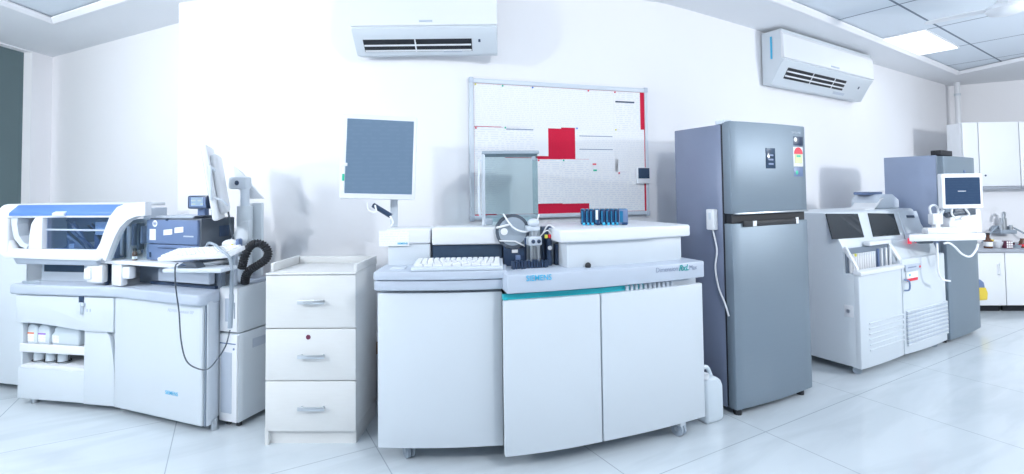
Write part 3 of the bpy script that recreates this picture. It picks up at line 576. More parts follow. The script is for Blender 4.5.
# ---- wooden shelf glimpsed in the gap
G = Fr(-0.79, 3.0, 0)
t = thing('wall_shelf', 'small brown wooden shelf seen in the gap between drawer unit and middle analyzer', 'shelf', G.sub(0.06, 0.0, 0, 0.34))
mb = MB(G); mb.box(-0.05, 0.14, -0.06, 0.10, 0.335, 0.395, 0.003); mb.build('board', 'wood', t)
mb = MB(G); mb.box(-0.04, -0.02, 0.05, 0.10, 0.0, 0.335); mb.box(0.11, 0.13, 0.05, 0.10, 0.0, 0.335); mb.build('support', 'grey', t)
o = MB(G).box(-0.035, 0.05, -0.03, 0.05, 0.396, 0.45, 0.01).build('paper_packet', 'label', None, G, label='white packet lying on the small wooden shelf in the gap', category='packet')
o = MB(G).tube(spline([(0.09, -0.066, 0.33), (0.055, -0.075, 0.29), (0.05, -0.08, 0.24), (0.08, -0.075, 0.19), (0.10, -0.05, 0.006)]), 0.006, 8).build('power_cable', 'redlabel', None, G, label='red cable hanging from the small wooden shelf in the gap', category='cable')
# ================================================================== JERRYCAN
Jp = onz(709, 425, 0); J = Fr(Jp.x + 0.032, Jp.y + 0.015, 27)
t = thing('jerrycan', 'milky white plastic jerrycan on the floor between middle analyzer and refrigerator', 'jerrycan', J)
jh = 0.27
mb = MB(J); mb.prism([(-0.05, 0), (0.075, 0), (0.085, 0.02), (0.085, 0.19), (0.07, 0.225), (0.03, 0.245), (-0.02, 0.245), (-0.05, 0.21)], 0, 0.15, 'y', 0.018, 3); mb.build('body', 'bottle', t)
mb = MB(J); mb.tube(spline([(-0.02, 0.075, 0.235), (0.0, 0.075, 0.272), (0.04, 0.075, 0.272), (0.068, 0.075, 0.225)]), 0.012, 10); mb.build('handle', 'bottle', t)
mb = MB(J); mb.cyl((-0.022, 0.035, 0.235), (-0.022, 0.035, 0.262), 0.022); mb.build('cap', 'bright', t)
# ================================================================== REFRIGERATOR
Fq = Fr(1.238, 2.827, 27.5); fw = 0.69; fh = 1.659; fd = 0.42
T = thing('refrigerator', 'tall two-door brushed steel refrigerator with a dark side, right of the middle analyzer', 'refrigerator', Fq)
mb = MB(Fq); mb.box(0.0, fw, 0.065, fd, 0.03, fh-0.012, 0.006); mb.build('cabinet', 'steelside', T)
zg0 = Fq.uz(765, 222, 0)[1]; zg1 = Fq.uz(765, 212.5, 0)[1]
def bowed(z0, z1, name):
    k = 10; front = [(fw*i/k, -0.016*math.sin(math.pi*i/k)) for i in range(k+1)]
    mb = MB(Fq); mb.prism(front + [(fw, 0.055), (0, 0.055)], z0, z1, 'z', 0.006); return mb.build(name, 'steel', T)
bowed(0.035, zg0, 'lower_door'); ud = bowed(zg1, fh, 'upper_door')
mb = MB(Fq); mb.box(0.012, fw-0.012, 0.012, 0.06, zg0, zg1); mb.box(0.004, fw-0.004, 0.052, 0.068, 0.04, fh-0.02); mb.build('door_gasket', 'dark', T)
za = Fq.uz(765, 214.5, 0)[1]
mb = MB(Fq); mb.box(0.02, fw-0.02, -0.022, 0.03, zg1-0.004, zg1+0.006, 0.003); mb.build('handle_lip', 'metal', T)
a = Fq.uz(743, 218, -0.01)[0]; b_ = Fq.uz(796, 217, -0.01)[0]
mb = MB(Fq); mb.box(a, b_, -0.018, 0.0, zg0-0.02, zg0+0.012, 0.003); mb.build('handle_recess', 'black', T)
mb = MB(Fq); c_ = Fq.uz(753, 218, -0.02)[0]; mb.box(c_, c_+0.03, -0.021, -0.016, zg0-0.018, zg0+0.012); mb.build('handle_clip', 'label', T)
mb = MB(Fq); mb.box(b_-0.012, b_+0.01, -0.021, -0.014, zg0-0.02, zg0+0.02, 0.002); mb.build('handle_clip', 'label', T)
mb = MB(Fq); pbox(mb, 766, 148, 775.5, 168.5, -0.0175, -0.01, 0.002); dsp = mb.build('control_display', 'display', T)
a = Fq.uz(771, 158, -0.0185); mb = MB(Fq)
for k in range(3): mb.box(a[0]-0.022, a[0]+0.022, -0.0185, -0.017, a[1]-0.04+0.026*k, a[1]-0.03+0.026*k)
mb.build('display_icons', 'printer', dsp)
mb = MB(Fq); pbox(mb, 793.5, 136.5, 803, 145.5, -0.010, 0.004, 0.001); st = mb.build('dark_sticker', 'navy', T)
a = Fq.uz(795.5, 139.5, -0.012); mb = MB(Fq); mb.tube([(a[0], -0.0125, a[1]), (a[0], -0.009, a[1])], 0.014, 14); mb.build('sticker_dot', 'label', st)
mb = MB(Fq); q = pbox(mb, 793.5, 147, 803, 166.5, -0.0105, 0.004, 0.002); st = mb.build('energy_label', 'label', T)
um = (q[0]+q[1])/2; zm = q[2] + (q[3]-q[2])*0.68
mb = MB(Fq); mb.prism([(um, zm-0.005)] + arc(um, zm-0.005, (q[1]-q[0])*0.44, 0, 180, 10), -0.013, -0.010, 'y'); mb.build('red_fan', 'redlabel', st)
mb = MB(Fq); mb.box(q[0]+0.012, q[1]-0.012, -0.013, -0.010, q[2]+0.02, q[2]+0.075); mb.build('yellow_band', mat('pale_yellow_print', (0.72, 0.74, 0.42), 0.6), st)
mb = MB(Fq); mb.box(um-0.02, um+0.02, -0.0135, -0.010, q[2]+0.058, q[2]+0.07); mb.build('green_band', 'pin_green', st)
mb = MB(Fq); q = pbox(mb, 794, 167.5, 803, 176.5, -0.010, 0.004, 0.001); st = mb.build('blue_sticker', 'printer', T)
mb = MB(Fq); mb.ball((q[0]+0.03, -0.009, q[2]+0.025), 0.014, 0.004, 0.014, 10); mb.build('green_spot', 'pin_green', st)
a = Fq.uz(795.5, 132.8, -0.006); lettering('SAMSUNG', 0.017, Fq, a[0], -0.0095, a[1], 'lilac', T, 1.1)
mb = MB(Fq); mb.box(0.0, 0.06, 0.035, 0.10, fh-0.012, fh+0.012, 0.004); mb.build('hinge_cap', 'pale', T)
for (u, v) in ((0.04, 0.03), (fw-0.08, 0.03), (0.04, 0.38), (fw-0.08, 0.38)):
    mb = MB(Fq); mb.cyl((u, v, 0), (u, v, 0.036), 0.022, 12); mb.build('foot', 'black', T)
# adapter hung on the side with its cable
S1 = Fq.sub(0, 0, 90)      # local x runs back along the left side, y into the fridge
e = Fq.M
def side(px, py):          # point on the left side of the fridge
    n_ = Fq.M.to_3x3() @ Vector((1, 0, 0)); P0 = Fq.w(-0.003, 0); d = ray(px, py); tt = (P0 - EYE).dot(n_) / d.dot(n_); return Fq.I @ (EYE + d*tt)
a = side(709.5, 209); b_ = side(718, 230)
t = thing('plug_adapter', 'white plug adapter box stuck to the dark side of the tall refrigerator', 'adapter', Fq.sub(0, (a.y+b_.y)/2, 0, b_.z))
mb = MB(Fq); mb.box(-0.035, -0.001, b_.y, a.y, b_.z, a.z, 0.006); mb.build('casing', 'bright', t)
mb = MB(Fq); mb.box(-0.037, -0.034, b_.y+0.02, a.y-0.02, b_.z+0.06, a.z-0.02, 0.002); mb.build('socket_face', 'pale', t)
pts = [side(x, y) for x, y in ((714, 230), (718, 250), (716.5, 268), (720, 288), (726, 303), (730, 316))]
MB(Fq).tube(spline([(-0.012, p.y, p.z) for p in pts]), 0.005, 8).build('power_cable', 'label', None, Fq, label='white cable running from the plug adapter down the refrigerator side', category='cable')
# ================================================================== LEFT ANALYZER
A1 = Fr(-3.05, 3.106, -10.5); L1 = 0.716
c = A1.w(L1, 0); A2 = Fr(c.x, c.y, -21.3)
L2 = A2.uz(206, 380, 0)[0]
T = thing('immunoassay_analyzer', 'wide white analyzer with a blue-striped hood and a bottle bay, at the left end', 'analyzer', A1)
z = lambda f, x, y, v=0.0: f.uz(x, y, v)[1]
u = lambda f, x, y, v=0.0: f.uz(x, y, v)[0]
zt1 = 0.725; zl1 = 0.675
zs_t = z(A1, 50, 325, 0); zs_m = z(A1, 50, 347, 0); zs_b = z(A1, 50, 366, 0)
uo = u(A1, 85, 345, 0)
# lower left cabinet with the open bottle bay
mb = MB(A1); mb.box(0.0, L1, 0.02, 0.62, 0.045, zs_b-0.02, 0.003); mb.box(0.0, 0.02, 0.012, 0.62, 0.045, zl1); mb.box(0.0, L1, 0.40, 0.62, 0.2, zl1); mb.box(uo+0.004, L1, 0.02, 0.62, 0.2, zl1); mb.box(0.0, L1, 0.02, 0.62, zs_t, zl1); mb.build('left_cabinet', 'white', T)
mb = MB(A1); mb.box(0.02, uo+0.004, 0.30, 0.40, zs_b-0.02, zs_t); mb.build('bay_back', 'printdark', T)
zd0, zd1 = 0.042, zs_b-0.022
mb = MB(A1); mb.box(0.0, uo-0.004, 0.0, 0.02, zd0, zd1, 0.006); mb.build('lower_door', 'white', T)
mb = MB(A1); mb.box(0.01, uo+0.002, 0.006, 0.38, zs_m-0.035, zs_m, 0.004); mb.box(0.01, uo, 0.0, 0.014, zs_m-0.04, zs_m+0.012, 0.004); mb.build('bottle_tray', 'bright', T)
mb = MB(A1); mb.box(0.02, uo, 0.004, 0.38, zs_b-0.022, zs_b-0.004, 0.003); mb.build('lower_tray', 'bright', T)
# bulged drawer front with a wavy lower edge
k = 14; low = []
for i in range(k+1):
    x = L1*i/k; low.append((x, zs_t + 0.012 - 0.035*(0.5-0.5*math.cos(math.pi*min(1, max(0, (i/k-0.1)/0.75))))))
mb = MB(A1); mb.prism(low + [(L1, zl1), (0.0, zl1)], -0.018, 0.02, 'y', 0.006); dr = mb.build('upper_drawer', 'white', T)
mb = MB(A1); pbox(mb, 78.5, 296, 83, 305, -0.024, -0.016, 0.002); mb.build('latch_plate', 'navy', dr)
mb = MB(A1); pbox(mb, 76.5, 303, 80, 314, -0.04, -0.017, 0.004); pbox(mb, 76.5, 303, 83, 306, -0.034, -0.02, 0.003); mb.build('latch_handle', 'pale', dr)
mb = MB(A1); pbox(mb, 86.5, 309, 87.5, 312, -0.0195, -0.0165); pbox(mb, 89.5, 309, 90.5, 312, -0.0195, -0.0165); mb.build('mark', 'lilac', dr)
# right column with its scooped edge
zc = zs_t - 0.02
col = [(uo-0.002, 0.040), (L1-0.002, 0.040)] + [(L1-0.002-0.045*q*q - (0.02 if q > .98 else 0), 0.028 + 0.14 + (zc-0.17)*q) for q in [i/10 for i in range(11)]] + [(uo-0.002, zc)]
mb = MB(A1); mb.prism(col, -0.004, 0.02, 'y', 0.005); mb.build('column_panel', 'white', T)
# right cabinet door and side strip
zb2 = z(A2, 160, 298, -0.01)
mb = MB(A2); mb.prism([(0, 0.03), (L2+0.002, 0.03), (L2-0.16, 0.40), (L2-0.27, 0.66), (0, 0.66)], 0.055, 0.70, 'z', 0.003); mb.build('right_cabinet', 'pale', T)
ur = u(A2, 202, 380, -0.01)
mb = MB(A2); mb.prism([(0.006, 0.04), (ur-0.0, 0.04), (ur-0.0, zb2-0.004), (0.006, zb2+0.002)], -0.012, 0.026, 'y', 0.010, 3); dd = mb.build('right_door', 'white', T)
mb = MB(A2); mb.box(ur+0.004, ur+0.014, 0.0, 0.028, 0.04, 0.68); mb.build('door_gap', 'shade', T)
mb = MB(A2); mb.box(ur+0.014, L2+0.004, 0.004, 0.03, 0.04, 0.70, 0.003); mb.build('side_strip', 'pale', T)
a = A2.uz(180.5, 311.5, -0.013); lettering('ADVIA Centaur XP', 0.026, A2, a[0], -0.0128, a[1], 'lilac', dd, 1.0)
a = A2.uz(171.5, 393.5, -0.013); lettering('SIEMENS', 0.029, A2, a[0], -0.0128, a[1], 'cyantext', dd, 0.95, bold=0.0002)
for f, uu in ((A2, L2-0.01), (A1, 0.06), (A1, L1)):
    mb = MB(f); mb.cyl((uu, 0.06, 0), (uu, 0.06, 0.06), 0.02, 12, 0.014); mb.build('levelling_foot', 'metal', T)
# worktop slab
mb = MB(); ps = [A1.w(-0.035, -0.03).xy, A1.w(0.3, -0.035).xy, A1.w(L1-0.02, -0.03).xy, A2.w(0.08, -0.025).xy, A2.w(L2-0.10, -0.04).xy, A2.w(L2-0.02, -0.035).xy, A2.w(L2+0.006, 0.0).xy, A2.w(L2-0.005, 0.06).xy, A2.w(L2-0.15, 0.42).xy, A2.w(L2-0.2, 0.62).xy, A1.w(L1, 0.70).xy, A1.w(-0.035, 0.60).xy]
mb.prism([tuple(p) for p in ps], zl1+0.004, zt1+0.016, 'z', 0.014, 3); mb.build('worktop', 'lilac', T)
zw = zt1 + 0.016
# base under the hood with a low blue window
mb = MB(A1); mb.box(0.03, 0.56, 0.10, 0.55, zw, 0.905, 0.004); mb.build('hood_base', 'pale', T)
mb = MB(A1); pbox(mb, 44, 261, 83, 272, 0.094, 0.12, 0.002); mb.build('base_window', 'display', T)
mb = MB(A1); mb.prism([(0.02, 0.0), (0.10, -0.02), (0.16, 0.0)], zw-0.001, zw+0.018, 'z', 0.004); mb.build('wedge', 'grey', T)
# the hood
zh0 = z(A1, 50, 258, -0.06); zhw0 = z(A1, 60, 250, -0.06); zhw1 = z(A1, 60, 216, -0.06); zst0 = z(A1, 60, 212, -0.05); zst1 = z(A1, 60, 206, -0.02); zh1 = z(A1, 60, 203.5, 0.05)
V0, V1 = -0.06, -0.02
uL, uLi = u(A1, -4, 230, V0), u(A1, 9, 230, V0)
hu = lambda x, y: A1.uz(x, y, V0)
mb = MB(A1); mb.prism([hu(-2, 252), hu(4, 258), hu(60, 260), hu(98, 261), hu(104, 256), hu(99, 250), hu(12, 249), hu(9, 240), hu(7, 252)], V0, V1, 'y', 0.006); mb.box(uL, u(A1, 100, 255, V0), V1, 0.02, zh0+0.012, zh0+0.04, 0.006); mb.build('hood_sill', 'bright', T)
mb = MB(A1); mb.prism([(V0+0.005, zh0+0.01), (V0+0.03, zh0-0.045), (0.10, zh0-0.06), (0.3, zh0-0.06), (0.3, zh0+0.01)], u(A1, 10, 250, V0), u(A1, 93, 255, V0), 'x', 0.01); mb.build('hood_underside', 'lilac', T)
# rounded left end, as a thick cheek
ck = [(V0, zh0+0.02)] + [(V0, zhw1-0.03)] + [(-0.01 + 0.06*(1-math.cos(R(a_)))-0.05, zhw1-0.03 + (zh1-zhw1+0.03)*math.sin(R(a_))) for a_ in (20, 40, 60, 75, 90)] + [(0.3, zh1), (0.3, zh0+0.02)]
mb = MB(A1); mb.prism(ck, uL-0.02, uLi-0.02, 'x', 0.02, 3); mb.build('left_cheek', 'bright', T)
# sloping top shell and blue stripe
ue = u(A1, 122, 205, 0.0)
mb = MB(A1); mb.prism([(V0, zhw1-0.01), (V0, zst0-0.006), (V0+0.05, zst1+0.004), (0.04, zh1), (0.3, zh1), (0.3, zh1-0.02), (0.05, zh1-0.02), (V0+0.06, zst0-0.01), (V1, zhw1-0.01)], uLi-0.03, ue, 'x', 0.005); mb.build('hood_top', 'bright', T)
mb = MB(A1); mb.prism([(V0-0.003, zst0-0.022), (V0+0.0, zst0-0.003), (V0+0.05, zst1+0.008), (V0+0.055, zst1-0.01)], u(A1, 9, 208, V0), u(A1, 116, 208, V0), 'x', 0.002); mb.build('blue_stripe', 'blue', T)
mb = MB(A1); mb.prism([(V0-0.014, zst0-0.026), (V0-0.012, zst0-0.004), (V0+0.012, zst0+0.006), (V0+0.012, zst0-0.018)], u(A1, 54, 208, V0), u(A1, 66, 208, V0), 'x', 0.004); mb.build('stripe_handle', 'pale', T)
# post between grip opening and window, with the grip loop
mb = MB(A1); mb.prism([hu(28, 249.5), hu(29, 235), hu(31, 224), hu(36, 216), hu(37, 213), hu(112, 213), hu(109, 216.5), hu(42, 216.5), hu(41.5, 249.5)], V0, V1, 'y', 0.004); mb.build('window_post', 'bright', T)
lo_o = [hu(x, y) for x, y in ((9, 213), (9.5, 226), (12, 238), (18, 246), (24, 249))]; lo_i = [hu(x, y) for x, y in ((16, 217), (15, 224), (17, 236), (22, 243), (27, 245))]
mb = MB(A1); mb.band(lo_o, lo_i, V0+0.01, V1+0.03, 'y'); mb.prism([hu(9, 213), hu(37, 213), hu(33, 217.5), hu(13, 217.5)], V0, V1+0.03, 'y'); mb.build('grip_loop', 'pale', T)
mb = MB(A1); mb.box(u(A1, 19, 240, 0.06), u(A1, 28, 240, 0.06), 0.05, 0.08, z(A1, 24, 246, 0.06), z(A1, 24, 240, 0.06), 0.004); mb.build('grip_block', 'lilac', T)
# right sweeping arch
ao = [hu(x, y) for x, y in ((106, 261), (109, 254), (112, 246), (116, 236), (121, 227), (128, 220), (136, 216.5), (146, 215.5))]
ai = [hu(x, y) for x, y in ((97, 250), (101, 243), (104, 234), (107, 226), (111, 216), (118, 207), (128, 203), (146, 202))]
mb = MB(A1); mb.band(ai, ao, V0-0.006, V0+0.035, 'y'); mb.build('sweeping_arch', 'bright', T)
mb = MB(A1); pbox(mb, 41.5, 216, 108, 249.5, V1-0.012, V1-0.008); mb.build('window_pane', 'blueglass', T)
mb = MB(A1); mb.tube([(u(A1, 42, 229, -0.03), -0.03, z(A1, 42, 229.5, -0.03)), (u(A1, 107, 231, -0.03), -0.03, z(A1, 107, 230.5, -0.03))], 0.006, 8); mb.build('pane_rail', 'lilac', T)
# inside of the hood
M['interior'] = mat('blue_interior', (0.22, 0.34, 0.60), 0.5, var=0.3, scale=9)
mb = MB(A1); mb.box(u(A1, 40, 230, 0.30), u(A1, 128, 230, 0.30), 0.30, 0.32, 0.91, 1.17); mb.build('interior_back', 'interior', T)
rnd = random.Random(11)
for k_ in range(26):
    uu = 0.22 + 0.44*rnd.random(); hh = 0.06 + 0.13*rnd.random()
    mb = MB(A1)
    if k_ % 2: mb.box(uu, uu+0.02+0.04*rnd.random(), 0.05+0.15*rnd.random(), 0.26, 0.91, 0.93+hh*0.8, 0.004)
    else: mb.tube(spline([(uu, 0.1, 0.93+hh), (uu+0.03, 0.05, 0.96+hh), (uu+0.07, 0.08, 0.94+hh*0.6), (uu+0.09, 0.12, 0.92)]), 0.006, 6)
    mb.build('inner_mechanism', ('navy', 'printer', 'label', 'lilac', 'printer')[k_ % 5], T)
mb = MB(A1); pbox(mb, 95, 222, 107, 235, 0.02, 0.06, 0.003); mb.build('inner_box', 'label', T)
# clear side compartment under the arch
mb = MB(A1); pts_ = [hu(x, y) for x, y in ((104, 260), (110, 250), (117, 234), (125, 224), (134, 219), (146, 218), (146, 260))]
mb.prism([(p[0], p[1]) for p in pts_], -0.045, -0.041, 'y'); mb.build('clear_side_cover', 'clear', T)
mb = MB(A1); pbox(mb, 128, 219, 149, 261, 0.24, 0.26); pbox(mb, 143, 208, 150, 260, 0.10, 0.22, 0.004); mb.build('compartment_back', 'lilac', T)
for (x0, x1, y0, y1, mm) in ((114, 118, 238, 259, 'printer'), (119.5, 122, 231, 256, 'lilac'), (123, 125, 228, 258, 'navy'), (126, 130, 226, 259, 'lilac'), (131, 133, 224, 246, 'printer'), (136, 139, 223, 250, 'navy'), (140, 142, 226, 244, 'printer')):
    mb = MB(A1); pbox(mb, x0, y0, x1, y1, 0.05, 0.09, 0.006); mb.build('inner_mechanism', mm, T)
# bridge brackets and deck
zdk = z(A2, 150, 262, -0.01)
mb = MB(A1); pbox(mb, 86, 264.5, 102, 283, -0.02, 0.02, 0.010); mb.build('bracket', 'bright', T)
mb = MB(A1); pbox(mb, 83, 268, 90, 280, -0.03, -0.01, 0.010); mb.build('bracket_knob', 'bright', T)
mb = MB(A2); pbox(mb, 111, 262, 121, 286, -0.02, 0.02, 0.008); mb.build('bracket', 'bright', T)
mb = MB(A2); pbox(mb, 121.5, 267, 129, 279, -0.02, 0.02, 0.010); mb.build('bracket_knob', 'bright', T)
mb = MB(A1); pbox(mb, 104, 262, 111, 283, 0.04, 0.08); mb.tube([(u(A1, 107, 270, 0.02), 0.02, zw), (u(A1, 107, 270, 0.02), 0.02, zw+0.13)], 0.010, 10); mb.build('bridge_gap', 'navy', T)
mb = MB(A2); mb.prism([(-0.16, -0.03), (L2-0.05, -0.03), (L2-0.13, 0.3), (L2-0.2, 0.5), (-0.16, 0.5)], zdk-0.022, zdk, 'z', 0.005); mb.build('printer_deck', 'bright', T)
mb = MB(A2); mb.box(0.0, L2-0.06, 0.13, 0.16, zw, zdk-0.022); mb.build('deck_back', 'shade', T)
mb = MB(A2); mb.box(0.24, L2-0.09, 0.08, 0.12, zw+0.03, zdk-0.055, 0.006); mb.build('deck_inner_box', 'lilac', T)
mb = MB(A2); mb.box(0.13, L2-0.08, 0.11, 0.13, zw, zw+0.018); mb.build('deck_rail', 'navy', T)
# ---- bottles in the bay
bl = [(27, 37, 323.5, 344.5, 'pin_red', 'white bottle with an orange band, leftmost in the analyzer bottle bay'), (37.5, 49, 324.5, 345.5, 'pin_purple', 'white bottle with a purple band, second in the analyzer bottle bay'), (50.5, 79, 325.5, 347, None, 'large white canister lying at the right of the analyzer bottle bay')]
M['pin_purple'] = mat('purple_band', (0.36, 0.16, 0.62), 0.5); M['pin_orange'] = mat('orange_band', (0.80, 0.25, 0.12), 0.5)
for (xa, xb, ya, yb, bandm, lab) in bl:
    v = 0.03; a = u(A1, xa, 335, v); b_ = u(A1, xb, 335, v); zz1 = z(A1, (xa+xb)/2, ya, v); zz0 = zs_m + 0.001; f = A1.sub(a, v, 0, zz0); w_ = b_-a; h = zz1-zz0
    t = thing('reagent_bottle', lab, 'bottle', f, 'white bottles in the analyzer bay')
    if bandm:
        mb = MB(f); mb.prism([(0, 0), (w_, 0), (w_, h*0.72), (w_*0.86, h*0.93), (w_*0.6, h), (w_*0.2, h), (0, h*0.8)], 0, 0.24, 'y', 0.012, 3); mb.build('body', 'bottle', t)
    else:
        mb = MB(f); mb.prism([(0, h*0.08), (w_*0.12, 0), (w_, 0), (w_, h*0.8), (w_*0.9, h), (w_*0.28, h), (w_*0.12, h*0.85), (w_*0.1, h*0.62), (0, h*0.5)], 0, 0.2, 'y', 0.014, 3); mb.build('body', 'bottle', t)
    lw_ = w_*0.62 if bandm else w_*0.22
    mb = MB(f); mb.box(w_*0.08, w_*0.08+lw_, -0.001, 0.003, h*0.12, h*0.50); lb = mb.build('paper_label', 'table', t)
    if bandm: mb = MB(f); mb.box(w_*0.08, w_*0.08+lw_, -0.002, 0.003, h*0.50, h*0.57); mb.build('label_band', 'pin_orange' if bandm == 'pin_red' else bandm, lb)
for i, (xa, xb) in enumerate(((28, 38), (40, 50), (52, 62))):
    v = 0.03; a = u(A1, xa, 357, v); b_ = u(A1, xb, 357, v); zz0 = zs_b - 0.003; f = A1.sub((a+b_)/2, v+0.04, 0, zz0); w_ = (b_-a)/2
    t = thing('wash_jar', ('white jar in a black wire holder, leftmost under the bottle tray', 'middle white jar in a black wire holder under the bottle tray', 'white jar in a black wire holder under the large lying canister')[i], 'jar', f, 'jars under the bottle tray')
    mb = MB(f); mb.lathe([(0, 0), (w_*0.75, 0), (w_*0.8, 0.01), (w_*0.8, 0.055), (w_*0.6, 0.068), (0, 0.068)], n=18); mb.build('body', 'bottle', t)
    mb = MB(f); mb.tube([(w_*0.98*math.cos(R(q)), w_*0.98*math.sin(R(q)), 0.012) for q in range(0, 361, 20)], 0.003, 6); mb.tube([(-w_, 0, 0.012), (-w_, 0, 0.05)], 0.003, 6); mb.tube([(w_, 0, 0.012), (w_, 0, 0.05)], 0.003, 6); mb.build('wire_holder', 'black', t)
# small brown bottle on the deck
f = A2.sub(u(A2, 133, 258, 0.0), 0.01, 0, zdk+0.001)
t = thing('vial', 'tiny brown vial with a white label standing on the deck beside the printer', 'vial', f)
mb = MB(f); mb.lathe([(0, 0), (0.013, 0), (0.013, 0.04), (0.008, 0.05), (0.008, 0.055), (0, 0.055)], n=16); mb.build('body', 'brown', t)
mb = MB(f); mb.lathe([(0.0135, 0.006), (0.0135, 0.024)], n=16); mb.build('paper_label', 'label', t)
mb = MB(f); mb.lathe([(0, 0.055), (0.010, 0.055), (0.010, 0.068), (0, 0.068)], n=16); mb.build('cap', 'black', t)
# ---- side cabinet behind the left end
q = Fr(-3.62, 3.40, -14)
t = thing('side_cabinet', 'plain white cabinet at the far left edge, beside the striped-hood analyzer', 'cabinet', q)
mb = MB(q); mb.box(0, 0.455, 0, 0.40, 0.045, 0.90, 0.006); mb.build('body', 'white', t)
mb = MB(q); mb.box(0, 0.455, -0.006, 0.004, 0.05, 0.89, 0.004); mb.build('door', 'white', t)
for uu in (0.04, 0.38):
    mb = MB(q); mb.box(uu, uu+0.05, 0.02, 0.07, 0, 0.046, 0.004); mb.build('foot', 'black', t)
# ---- printer on the deck
pu0, pu1 = u(A2, 147, 240, 0.03), u(A2, 199.5, 240, 0.03)
PF = A2.sub(pu0, 0.03, 0, zdk+0.001); pw = pu1-pu0; ph = A2.uz(172, 218, 0.03)[1]-zdk
t = thing('laser_printer', 'blue-grey laser printer with two taped notes standing on the left analyzer deck', 'printer', PF)
mb = MB(PF); mb.box(0.005, pw, 0.01, 0.22, 0.0, ph-0.004, 0.006); mb.build('body', 'printdark', t)
mb = MB(PF); mb.box(0.0, pw*0.97, -0.004, 0.02, ph*0.40, ph-0.012, 0.005); mb.build('front_cover', 'printer', t)
mb = MB(PF); mb.box(0.0, pw*0.97, -0.004, 0.02, 0.004, ph*0.385, 0.005); tr = mb.build('paper_tray', 'printer', t)
mb = MB(PF); mb.box(pw*0.24, pw*0.90, -0.008, 0.0, ph*0.30, ph*0.315); mb.box(pw*0.07, pw*0.10, -0.006, 0, ph*0.08, ph*0.20); mb.build('tray_grip', 'navy', tr)
mb = MB(PF); mb.prism([(0.03, ph-0.004), (pw*0.8, ph-0.004), (pw*0.85, ph+0.012), (pw*0.5, ph+0.006), (0.04, ph+0.010)], 0.02, 0.21, 'y', 0.003); mb.build('output_cover', 'lilac', t)
mb = MB(PF); mb.box(pw*0.38, pw*0.42, -0.006, 0, ph*0.93, ph*0.98); mb.box(pw*1.0, pw*1.008, 0.12, 0.18, ph*0.55, ph*0.8); mb.build('button', 'navy', t)
fs = PF
for (xa, xb, ya, yb) in ((163.5, 172, 230, 235.5), (174.5, 183, 227.5, 233)):
    mb = MB(PF); a = PF.uz(xa, 231, -0.006)[0]; b_ = PF.uz(xb, 231, -0.006)[0]; z0_ = PF.uz(170, yb, -0.006)[1]; z1_ = PF.uz(170, ya, -0.006)[1]; mb.prism([(a, z0_), (b_, z0_+0.006), (b_, z1_+0.006), (a, z1_)], -0.006, -0.003, 'y'); mb.build('taped_note', 'label', t)
mb = MB(PF); pbox(mb, 149.5, 229, 155.5, 240, -0.006, -0.003); mb.build('paper_label', 'label', t)
a = PF.uz(155, 223.5, -0.005); mb = MB(PF); mb.tube([(a[0], -0.0065, a[1]), (a[0], -0.003, a[1])], 0.019, 20); mb.build('round_badge', 'label', t)
lettering('hp', 0.026, PF, a[0], -0.0068, a[1]+0.002, 'printer', t, 1.0, shear=0.2, bold=0.0008)
mb = MB(PF); a = PF.uz(189, 236.5, -0.005); mb.box(a[0]-0.045, a[0]+0.035, -0.0055, -0.003, a[1]-0.004, a[1]+0.004); mb.build('printed_name', 'lilac', t)
# raised touch panel of the printer
mb = MB(PF); a = PF.uz(201, 215, 0.1); mb.box(a[0]-0.03, a[0]+0.028, 0.10, 0.13, ph-0.006, PF.uz(201, 205, 0.1)[1], 0.004); mb.build('panel_neck', 'printer', t)
mb = MB(PF); qd = pbox(mb, 187, 195.5, 207, 209, 0.065, 0.10, 0.010); mb.build('touch_panel', 'navy', t)
mb = MB(PF); pbox(mb, 189, 197, 205.5, 207.5, 0.061, 0.066, 0.002); mb.build('touch_bezel', 'printer', t)
mb = MB(PF); pbox(mb, 191, 197.5, 202.5, 206, 0.058, 0.062); mb.build('touch_screen', 'screen3', t)
TF = Fr(-1.632, 2.80, -19); tw = TF.uz(237.5, 380, 0)[0]
zA = TF.uz(238, 333.5, 0)[1]; ztop = TF.uz(238, 288, 0)[1]
# ---- monitor seen edge-on, on a jointed arm
EC = at(222, 190, 2.86); EM = Fr(EC.x, EC.y, -78)      # local -y is the screen side, pointing left
t = thing('computer_monitor', 'white monitor turned edge-on, on a jointed arm behind the left keyboard', 'monitor', Fr(EC.x, EC.y, 0, ztop))
q = Fr(0, 0); q.M = Matrix.Translation((EC.x, EC.y, 0)) @ Matrix.Rotation(R(-70), 4, 'Z'); q.I = q.M.inverted()
zq0 = at(222, 219, 2.86).z; zq1 = at(210, 148, 2.86).z; hgt = zq1 - zq0
EMt = Fr(0, 0); EMt.M = Matrix.Translation((at(219, 219, 2.86).x, 2.86, zq0)) @ Matrix.Rotation(R(-66), 4, 'Z') @ Matrix.Rotation(R(8.5), 4, 'X'); EMt.I = EMt.M.inverted()
mb = MB(EMt); mb.prism(rrect(-0.03, 0.26, 0, hgt, 0.02), 0, 0.03, 'y', 0.010, 3); mb.prism(rrect(-0.01, 0.22, 0.03, hgt-0.05, 0.04), 0.03, 0.065, 'y', 0.02, 3); mb.build('casing', 'bright', t)
mb = MB(EMt); mb.box(-0.015, 0.24, -0.002, 0.004, 0.03, hgt-0.03); mb.build('screen', 'screen2', t)
mb = MB(EMt); mb.tube(spline([(0.264, 0.012, 0.12), (0.275, 0.012, 0.13), (0.275, 0.03, 0.27), (0.264, 0.03, 0.285), (0.262, 0.05, 0.26)]), 0.008, 8); mb.tube(spline([(0.264, 0.03, 0.12), (0.27, 0.06, 0.10), (0.25, 0.08, 0.07)]), 0.006, 8); mb.build('side_handle', 'pale', t)
MON = t
